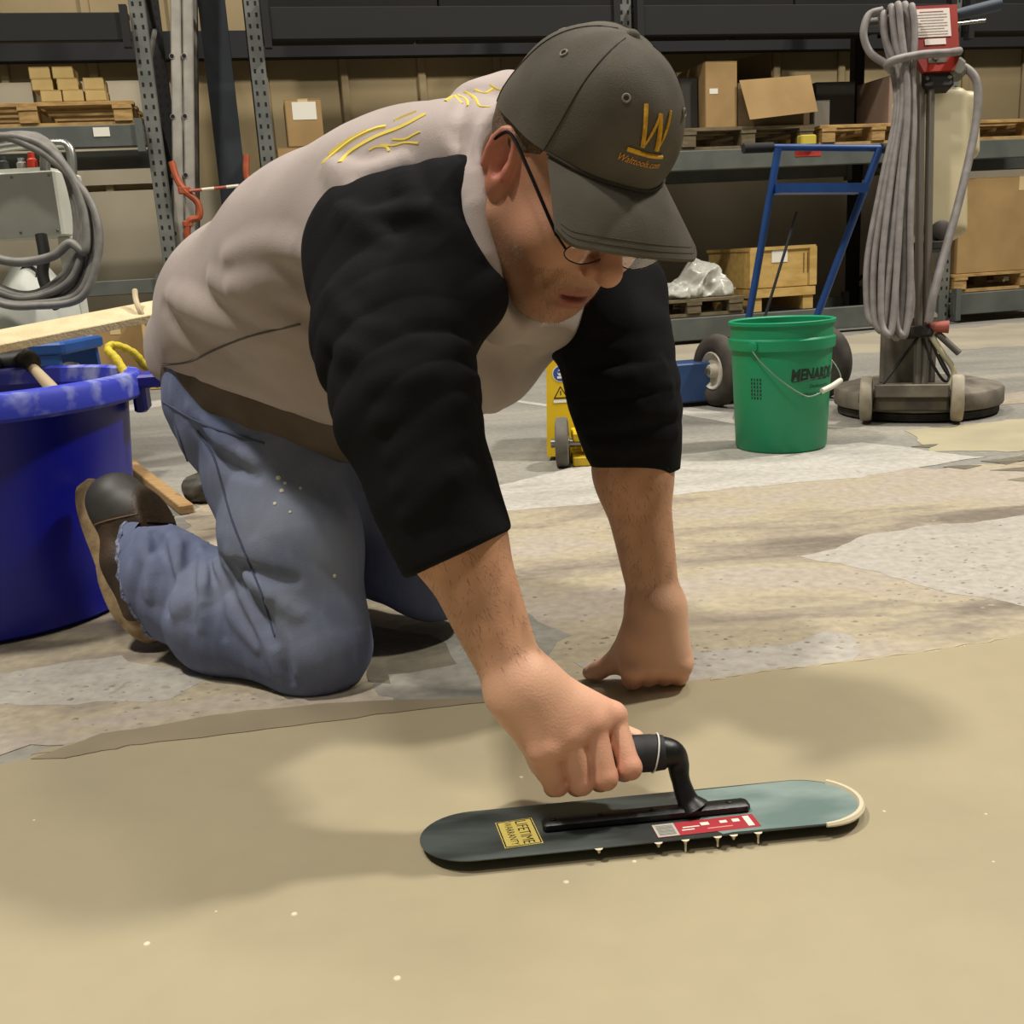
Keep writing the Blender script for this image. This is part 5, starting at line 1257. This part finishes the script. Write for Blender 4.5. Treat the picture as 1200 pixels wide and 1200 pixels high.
# ---- floor machine (grinder) with cable
gc = G(1073, 497)*[1, 1, 0]; gc = gc/np.linalg.norm(gc)*(np.linalg.norm(gc)+.25); GT = frame(gc+np.array([0, 0, .002]), x=nrm([gc[1], -gc[0], 0]), z=(0, 0, 1))   # -y faces the camera
gm_ = thing('floor_grinder', gc+np.array([0, 0, .002]), 'upright floor grinder with round deck, cream tank and red switch box', 'floor machine')
m_gd = M('dusty_metal', '#7d756a', .7, .1, c2='#5c554c', scale=14, bump=.1); m_gd2 = M('dusty_dark', '#3b3630', .75, c2='#57503f', scale=14)
MB(GT).lathe([(.215, 0), (.238, .004), (.238, .024), (.215, .030)], 56).build('grinding_head', M('skirt_black', '#191715', .8, c2='#3a352e', scale=20), gm_, True)
MB(GT).lathe([(.22, .028), (.248, .030), (.250, .036), (.250, .072), (.245, .080), (.20, .092), (.10, .10)], 56).build('deck', m_gd, gm_, True)
MB(GT).box((-.015, -.20, .072), (.205, .12, .068), bev=.006).build('axle_housing', m_gd2, gm_); MB(GT).box((-.015, -.262, .098), (.205, .012, .038), bev=.004).build('axle_guard', m_gd, gm_)
for sx in (-1, 1):
    WT = GT@frame((-.015+sx*.125, -.235, .073), z=(1, 0, 0), y=(0, 0, 1)); MB(WT).lathe([(.045, -.018), (.064, -.016), (.068, -.010), (.068, .010), (.064, .016), (.045, .018)], 36).build('wheel', M('wheel_beige', '#a79d8b', .7, c2='#8f8676', scale=25), gm_, True)
    MB(WT).lathe([(.014, -.022), (.014, .022)], 12).build('wheel_hub', m_gd2, gm_, True)
MB(GT).box((-.03, -.03, .20), (.16, .16, .21), bev=.012).build('motor_housing', m_gd, gm_); MB(GT).lathe([(.07, .09), (.075, .12)], 30, T=frame((-.03, -.03, 0), x=(1, 0, 0), z=(0, 0, 1))).build('motor_flange', m_gd2, gm_, True)
dG = 3.04
gp_ = lambda x, y, dd=0.: P(x, y, dG+dd)
for dx in (-6, 6): MB().tube([gp_(1078+dx*.6, 462), gp_(1081+dx*.8, 380), gp_(1085+dx, 80)], .012, 12).build('handle_tube', M('tube_grey', '#8c857c', .35, .6), gm_, True)
# cream tank
S = SDF(); tcn = [gp_(1066, 270, .13), gp_(1066, 125, .13)]; 
up_ = nrm(tcn[1]-tcn[0]); tB_ = np.stack([nrm(np.cross([0, 1, 0], up_)), [0, 1, 0], up_], 1); tB_[:, 1] = np.cross(tB_[:, 2], tB_[:, 0])
S.u(rbox((gp_(1088, 280, .14)+gp_(1088, 112, .14))/2, (.098, .075, np.linalg.norm(gp_(1088, 280, .14)-gp_(1088, 108, .14))/2), tB_, .03), .01)
S.u(rbox((gp_(1128, 185, .14)+gp_(1128, 120, .14))/2, (.034, .065, .105), tB_, .03), .01)
S.cut(cone(gp_(1085, 300, .04), gp_(1085, 100, .04), .022, .022), .012)
v, f = S.mesh(gp_(1040, 300, .14)-.25, gp_(1140, 100, .14)+.25, .006); mesh_obj('solution_tank', v, f, M('cream_tank', '#c8bd9b', .5, c2='#b8ac88', scale=5), gm_, True)
MB(frame(gp_(1103, 271, .045), z=-LF, y=(0, 0, 1))).lathe([(.030, -.02), (.032, 0), (.030, .012), (.02, .016)], 24).build('tank_cap', M('cap_dark', '#3a3430', .6), gm_, True)
MB(frame(gp_(1086, 290, .05), z=-LF, y=(0, 0, 1))).box((0, 0, 0), (.10, .025, .05), bev=.005).build('tank_bracket', M('skirt_black2', '#1c1a18', .7), gm_)
# switch box
rb = frame(gp_(1094, 50, .0), z=nrm(-LF+np.array([0, 0, .05])), y=nrm(gp_(1095, 8)-gp_(1099, 88)))
MB(rb).prism([(-.064, .10), (.066, .10), (.062, -.06), (.045, -.098), (-.045, -.098), (-.062, -.06)], -.035, .025).build('switch_box', M('red_enamel', '#9c2a1c', .45, c2='#8b2317', scale=8), gm_)
MB(rb).box((-.012, .047, .0262), (.108, .085, .001)).build('label_plate', M('label_plate', '#d9cfc6', .6), gm_, label='white instruction plate')
for i in range(9): MB(rb).box((-.012, .080-.0085*i, .0272), (.09 if i % 3 else .07, .0018, .0004)).build('plate_line', M('plate_print', '#9c8f88', .7) if i else M('plate_red', '#8a3a33', .7), gm_)
MB(rb).box((-.006, -.010, .0262), (.062, .018, .001)).build('label_plate', M('label_plate', '#d9cfc6', .6), gm_)
MB(rb).box((-.004, -.056, .0262), (.054, .035, .002), bev=.0008).build('switch_plate', M('steel', '#8d8a80', .35, .8), gm_); MB(rb).lathe([(.010, .027), (.010, .034), (.006, .038)], 14, T=frame((-.010, -.058, 0), x=(1, 0, 0), z=(0, 0, 1))).build('switch_knob', M('steel', '#8d8a80', .35, .8), gm_, True)
MB(rb).box((.0, -.118, -.01), (.092, .045, .05), bev=.006).build('handle_yoke', M('skirt_black2', '#1c1a18', .7), gm_)
for x in (-.033, .033): MB(rb).lathe([(.006, .015), (.006, .018), (.003, .019)], 10, T=frame((x, -.115, 0), x=(1, 0, 0), z=(0, 0, 1))).build('bolt', M('steel', '#8d8a80', .35, .8), gm_, True)
MB(rb).tube([(-.20, .075, -.01), (-.06, .085, -.01)], .012, 10).build('handle_grip', M('grip_grey', '#5d5a56', .7), gm_, True)
MB(rb).tube([(.066, .085, -.01), (.10, .09, -.01), (.21, .112, -.01)], [.014, .017, .018], 12).build('handle_grip', M('grip_blue', '#3b4552', .7), gm_, True)
MB(rb).tube([(.066, .055, -.005), (.16, .062, -.005)], .005, 8).build('trigger_lever', M('steel', '#8d8a80', .35, .8), gm_, True)
MB(rb).box((.060, -.085, -.0), (.05, .06, .045), bev=.012).build('cable_gland', M('gland_grey', '#6d6a60', .7), gm_)
# lower fittings
MB(frame(gp_(1076, 389, -.01), z=-LF, y=(0, 0, 1))).box((0, 0, 0), (.075, .032, .05), bev=.006).build('clamp', M('skirt_black2', '#1c1a18', .7), gm_)
MB().tube([gp_(1086, 383, -.02), gp_(1112, 383, -.04)], [.012, .019], 12).build('lever_knob', M('red_knob', '#a8564a', .6, c2='#94453c', scale=20), gm_, True)
MB().tube([gp_(1098, 390, -.02), gp_(1124, 414, -.05)], .0095, 10).build('lever', M('skirt_black3', '#4a453e', .6), gm_, True)
MB().tube(smooth_path([gp_(1092, 395, -.02), gp_(1105, 415, -.03), gp_(1118, 435, -.03), gp_(1112, 455, -.03), gp_(1106, 470, -.03)], 5), .0085, 10).build('drain_hose', M('hose_cream', '#a8a084', .6), gm_, True)
for pts in ([(1082, 398), (1092, 425), (1106, 446), (1112, 440), (1100, 415)], [(1076, 395), (1050, 430), (1033, 452)], [(1090, 398), (1105, 430), (1118, 448)]):
    MB().tube(smooth_path([gp_(x, y, -.01) for x, y in pts], 5), .0045, 8).build('wire_hose', M('skirt_black2', '#1c1a18', .7), gm_, True)
# coiled power cable hung on the handle
m_cab = M('grey_cable', '#8b8583', .6, c2='#787270', scale=30)
cb = thing('power_cable', gp_(1040, 398, -.06), 'thick grey power cable hung in long loops on the floor grinder handle', 'cable')
lo_ = [((1034, 16), (1020, 378)), ((1044, 9), (1028, 386)), ((1052, 6), (1037, 391)), ((1060, 6), (1046, 394)), ((1068, 8), (1054, 392))]
for i, ((tx, ty), (bx, by)) in enumerate(lo_):
    dz = -.055-.014*(i % 3)
    pts = [gp_(tx-2, ty+5, dz+.03), gp_(tx+1, ty, dz), gp_(tx+4, ty+30, dz), gp_(1056+i*3.4, 95, dz), gp_(1054+i*4.2, 150, dz), gp_(1046+i*5, 230, dz), gp_(bx+13, 330, dz), gp_(bx+8, by-5, dz), gp_(bx+2, by, dz), gp_(bx-4, by-20, dz+.01), gp_(bx-3, 300, dz+.012), gp_(1034+i*5.4, 210, dz+.012), gp_(1051+i*3.6, 120, dz+.014), gp_(tx+2, 40, dz+.025), gp_(tx-1, ty+4, dz+.03)]
    MB().tube(smooth_path(pts, 6), .0098, 10).build('loop', m_cab, cb, True)
for off in (1072,):
    MB().tube(smooth_path([gp_(1070, 100, -.07), gp_(1068, 200, -.07), gp_(off-6, 300, -.065), gp_(off-4, 360, -.06), gp_(off-14, 396, -.06)], 6), .0098, 10).build('loop', m_cab, cb, True)
MB().tube(smooth_path([gp_(1034, 12, -.05), gp_(1018, 18, -.05), gp_(1012, 40, -.05), gp_(1020, 62, -.05), gp_(1040, 76, -.06)], 6), .011, 10).build('loop', m_cab, cb, True)
MB().tube(smooth_path([gp_(1124, 60, -.03), gp_(1110, 62, -.075), gp_(1080, 64, -.09), gp_(1050, 70, -.10), gp_(1040, 76, -.085), gp_(1044, 82, -.05)], 6), .012, 10).build('tie_loop', m_cab, cb, True)
MB().tube(smooth_path([gp_(1112, 78, .0), gp_(1128, 78, -.01), gp_(1143, 92, -.02), gp_(1146, 120, -.02), gp_(1140, 165, -.02), gp_(1124, 235, -.03), gp_(1106, 300, -.04), gp_(1094, 345, -.05), gp_(1088, 378, -.04)], 6), [.017]*6+[.012]*43, 10).build('lead', m_cab, cb, True)

# ---- white machine with cable coil on the left
vt = thing('dust_extractor', P(20, 470, 2.9)*[1, 1, 0]+[0, 0, .002], 'light grey wheeled dust extractor with tube handle behind the blue tub', 'machine')
m_lg = M('light_grey_panel', '#cfd1c5', .45, c2='#bfc1b5', scale=6); vz = lambda x, y, d=0.: P(x, y, 2.9+d)
MB(frame((vz(-80, 208)+vz(69, 276))/2+np.array([0, .1, 0]), x=(1, 0, 0), z=(0, 0, 1))).box((0, 0, 0), (.36, .2, .178), bev=.006).build('control_box', m_lg, vt)
pc = (vz(-80, 208)+vz(69, 276))/2
for sx in (-.165, -.06, .06, .165):
    for sz in (-.075, .075): MB(frame(pc+np.array([sx, -.001, sz]), z=(0, -1, 0), y=(0, 0, 1))).lathe([(.004, 0), (.004, .002), (.002, .003)], 8).build('screw', M('steel', '#8d8a80', .35, .8), vt)
hy = .1
for dy in (0., .19):
    MB().tube(smooth_path([vz(-70, 172)+[0, dy, 0], vz(-20, 163)+[0, dy, 0], vz(30, 160)+[0, dy, 0], vz(46, 162)+[0, dy, 0], vz(52, 175)+[0, dy, 0], vz(53, 206)+[0, dy, 0]], 6), .014, 12).build('handle_tube', M('chrome_tube', '#a5a69e', .25, .8), vt, True)
MB(frame((vz(-70, 204)+vz(52, 198))/2+np.array([0, .1, .0]), x=(1, 0, 0), z=(0, 0, 1))).box((0, 0, 0), (.30, .19, .010)).build('top_tray', m_lg, vt)
for x, c, h in ((25, '#b03018', .05), (12, '#8d8d86', .035), (40, '#b89a2c', .045), (-10, '#333333', .04)):
    MB(frame(vz(x, 199)+np.array([0, .08, .004]), x=(1, 0, 0), z=(0, 0, 1))).lathe([(.014, 0), (.014, h*.6), (.009, h*.7), (.009, h), (.004, h)], 14).build('top_fitting', M('fit'+c, c, .5), vt, True)
for sx in (62, -70):
    t0, t1 = vz(sx, 276)+[0, .1, 0], vz(sx, 276)+[0, .1, 0]; MB().box([t0[0], t0[1], t0[2]/2+.03], (.045, .045, t0[2]-.06), bev=.006).build('post', m_lg, vt)
MB(frame(vz(22, 350)+np.array([0, .1, 0]), x=(1, 0, 0), z=(0, 0, 1))).lathe([(.12, -.16), (.13, -.15), (.12, -.02), (.055, .08), (.04, .10)], 32).build('hopper', M('white_shell', '#c7c9c0', .5, c2='#b6b8ae', scale=5), vt, True)
MB(frame(vz(24, 321, -.02)+np.array([0, .05, 0]), z=(0, -1, .15), y=(0, 0, 1))).lathe([(.022, -.04), (.026, .0), (.024, .004), (.020, .0), (.018, -.02)], 20).build('inlet_port', M('skirt_black2', '#1c1a18', .7), vt, True)
MB(frame((vz(-80, 440)+vz(69, 440))/2*[1, 1, 0]+[0, .1, .16], x=(1, 0, 0), z=(0, 0, 1))).box((0, 0, 0), (.42, .3, .06), bev=.01).build('base', m_lg, vt)
for sx in (-.17, .17): MB(frame((vz(-80, 440)+vz(69, 440))/2*[1, 1, 0]+[sx, 0, .07], z=(1, 0, 0), y=(0, 0, 1))).lathe([(.05, -.02), (.068, -.018), (.068, .018), (.05, .02)], 24).build('wheel', M('tyre', '#2f2b27', .85), vt, True)
for sx in (-.17, .17): MB(frame((vz(-80, 440)+vz(69, 440))/2*[1, 1, 0]+[sx, .2, .07], z=(1, 0, 0), y=(0, 0, 1))).lathe([(.05, -.02), (.068, -.018), (.068, .018), (.05, .02)], 24).build('wheel', M('tyre', '#2f2b27', .85), vt, True)
MB().tube(smooth_path([vz(48, 275, -.03), vz(52, 300, -.03), vz(50, 322, -.03), vz(58, 345, -.03), vz(68, 360, -.03)], 6), .016, 10).build('corrugated_hose', M('skirt_black2', '#1c1a18', .7), vt, True)
cl_ = thing('hose_coil', vz(60, 365, -.1), 'grey hose coiled in wide loops over the dust extractor', 'hose')
m_ho = M('grey_hose', '#67645f', .55, c2='#7a7771', scale=30)
for i in range(8):
    o = i*1.6; k = i/7; dz = -.075-.018*(i % 4)
    pts = [vz(-75, 230+6*i, dz), vz(-20, 170-3*k, dz), vz(40, 160+2*i, dz), vz(72+3*i, 190+4*i, dz), vz(88+3.8*i, 240+3*i, dz), vz(90+3.4*i, 285+3*i, dz), vz(76+2.5*i, 322+4*i, dz), vz(40, 345+3.5*i*.8-6*k, dz), vz(0, 338+2.5*i, dz), vz(-60, 300+4*i, dz)]
    if i == 3: pts[-4:] = [vz(82, 285, dz), vz(62, 300, dz), vz(30, 307, dz), vz(0, 304, dz), vz(-50, 285, dz)]
    MB().tube(smooth_path(pts, 7), .0105 if i % 3 else .0125, 10).build('loop', m_ho, cl_, True)
# ---- blue stool by the extractor
sn = P(42, 470, 2.55)*[1, 1, 0]; stl = thing('step_stool', sn+[0, 0, .002], 'blue plastic step stool with arched opening under the dusty board', 'stool')
ztop = P(42, 402, 2.55)[2]; ST = frame(sn, x=(1, 0, 0), z=(0, 0, 1)); m_st2 = M('blue_stool', '#1c4f98', .45, c2='#184585', scale=5)
MB(ST).box((0, .12, ztop-.015), (.19, .26, .03), bev=.008).build('top', m_st2, stl)
for y in (.0, .24):
    o = [(-.09, 0), (-.075, ztop-.03), (.075, ztop-.03), (.09, 0), (.062, 0)]+[(.058*math.cos(t), ztop-.13+.065*math.sin(t)) for t in np.linspace(0, math.pi, 12)]+[(-.062, 0)]
    MB(ST@np.array([[1, 0, 0, 0], [0, 0, -1, y+.012], [0, 1, 0, 0], [0, 0, 0, 1.]])).prism(o, 0, .018).build('leg_frame', m_st2, stl)
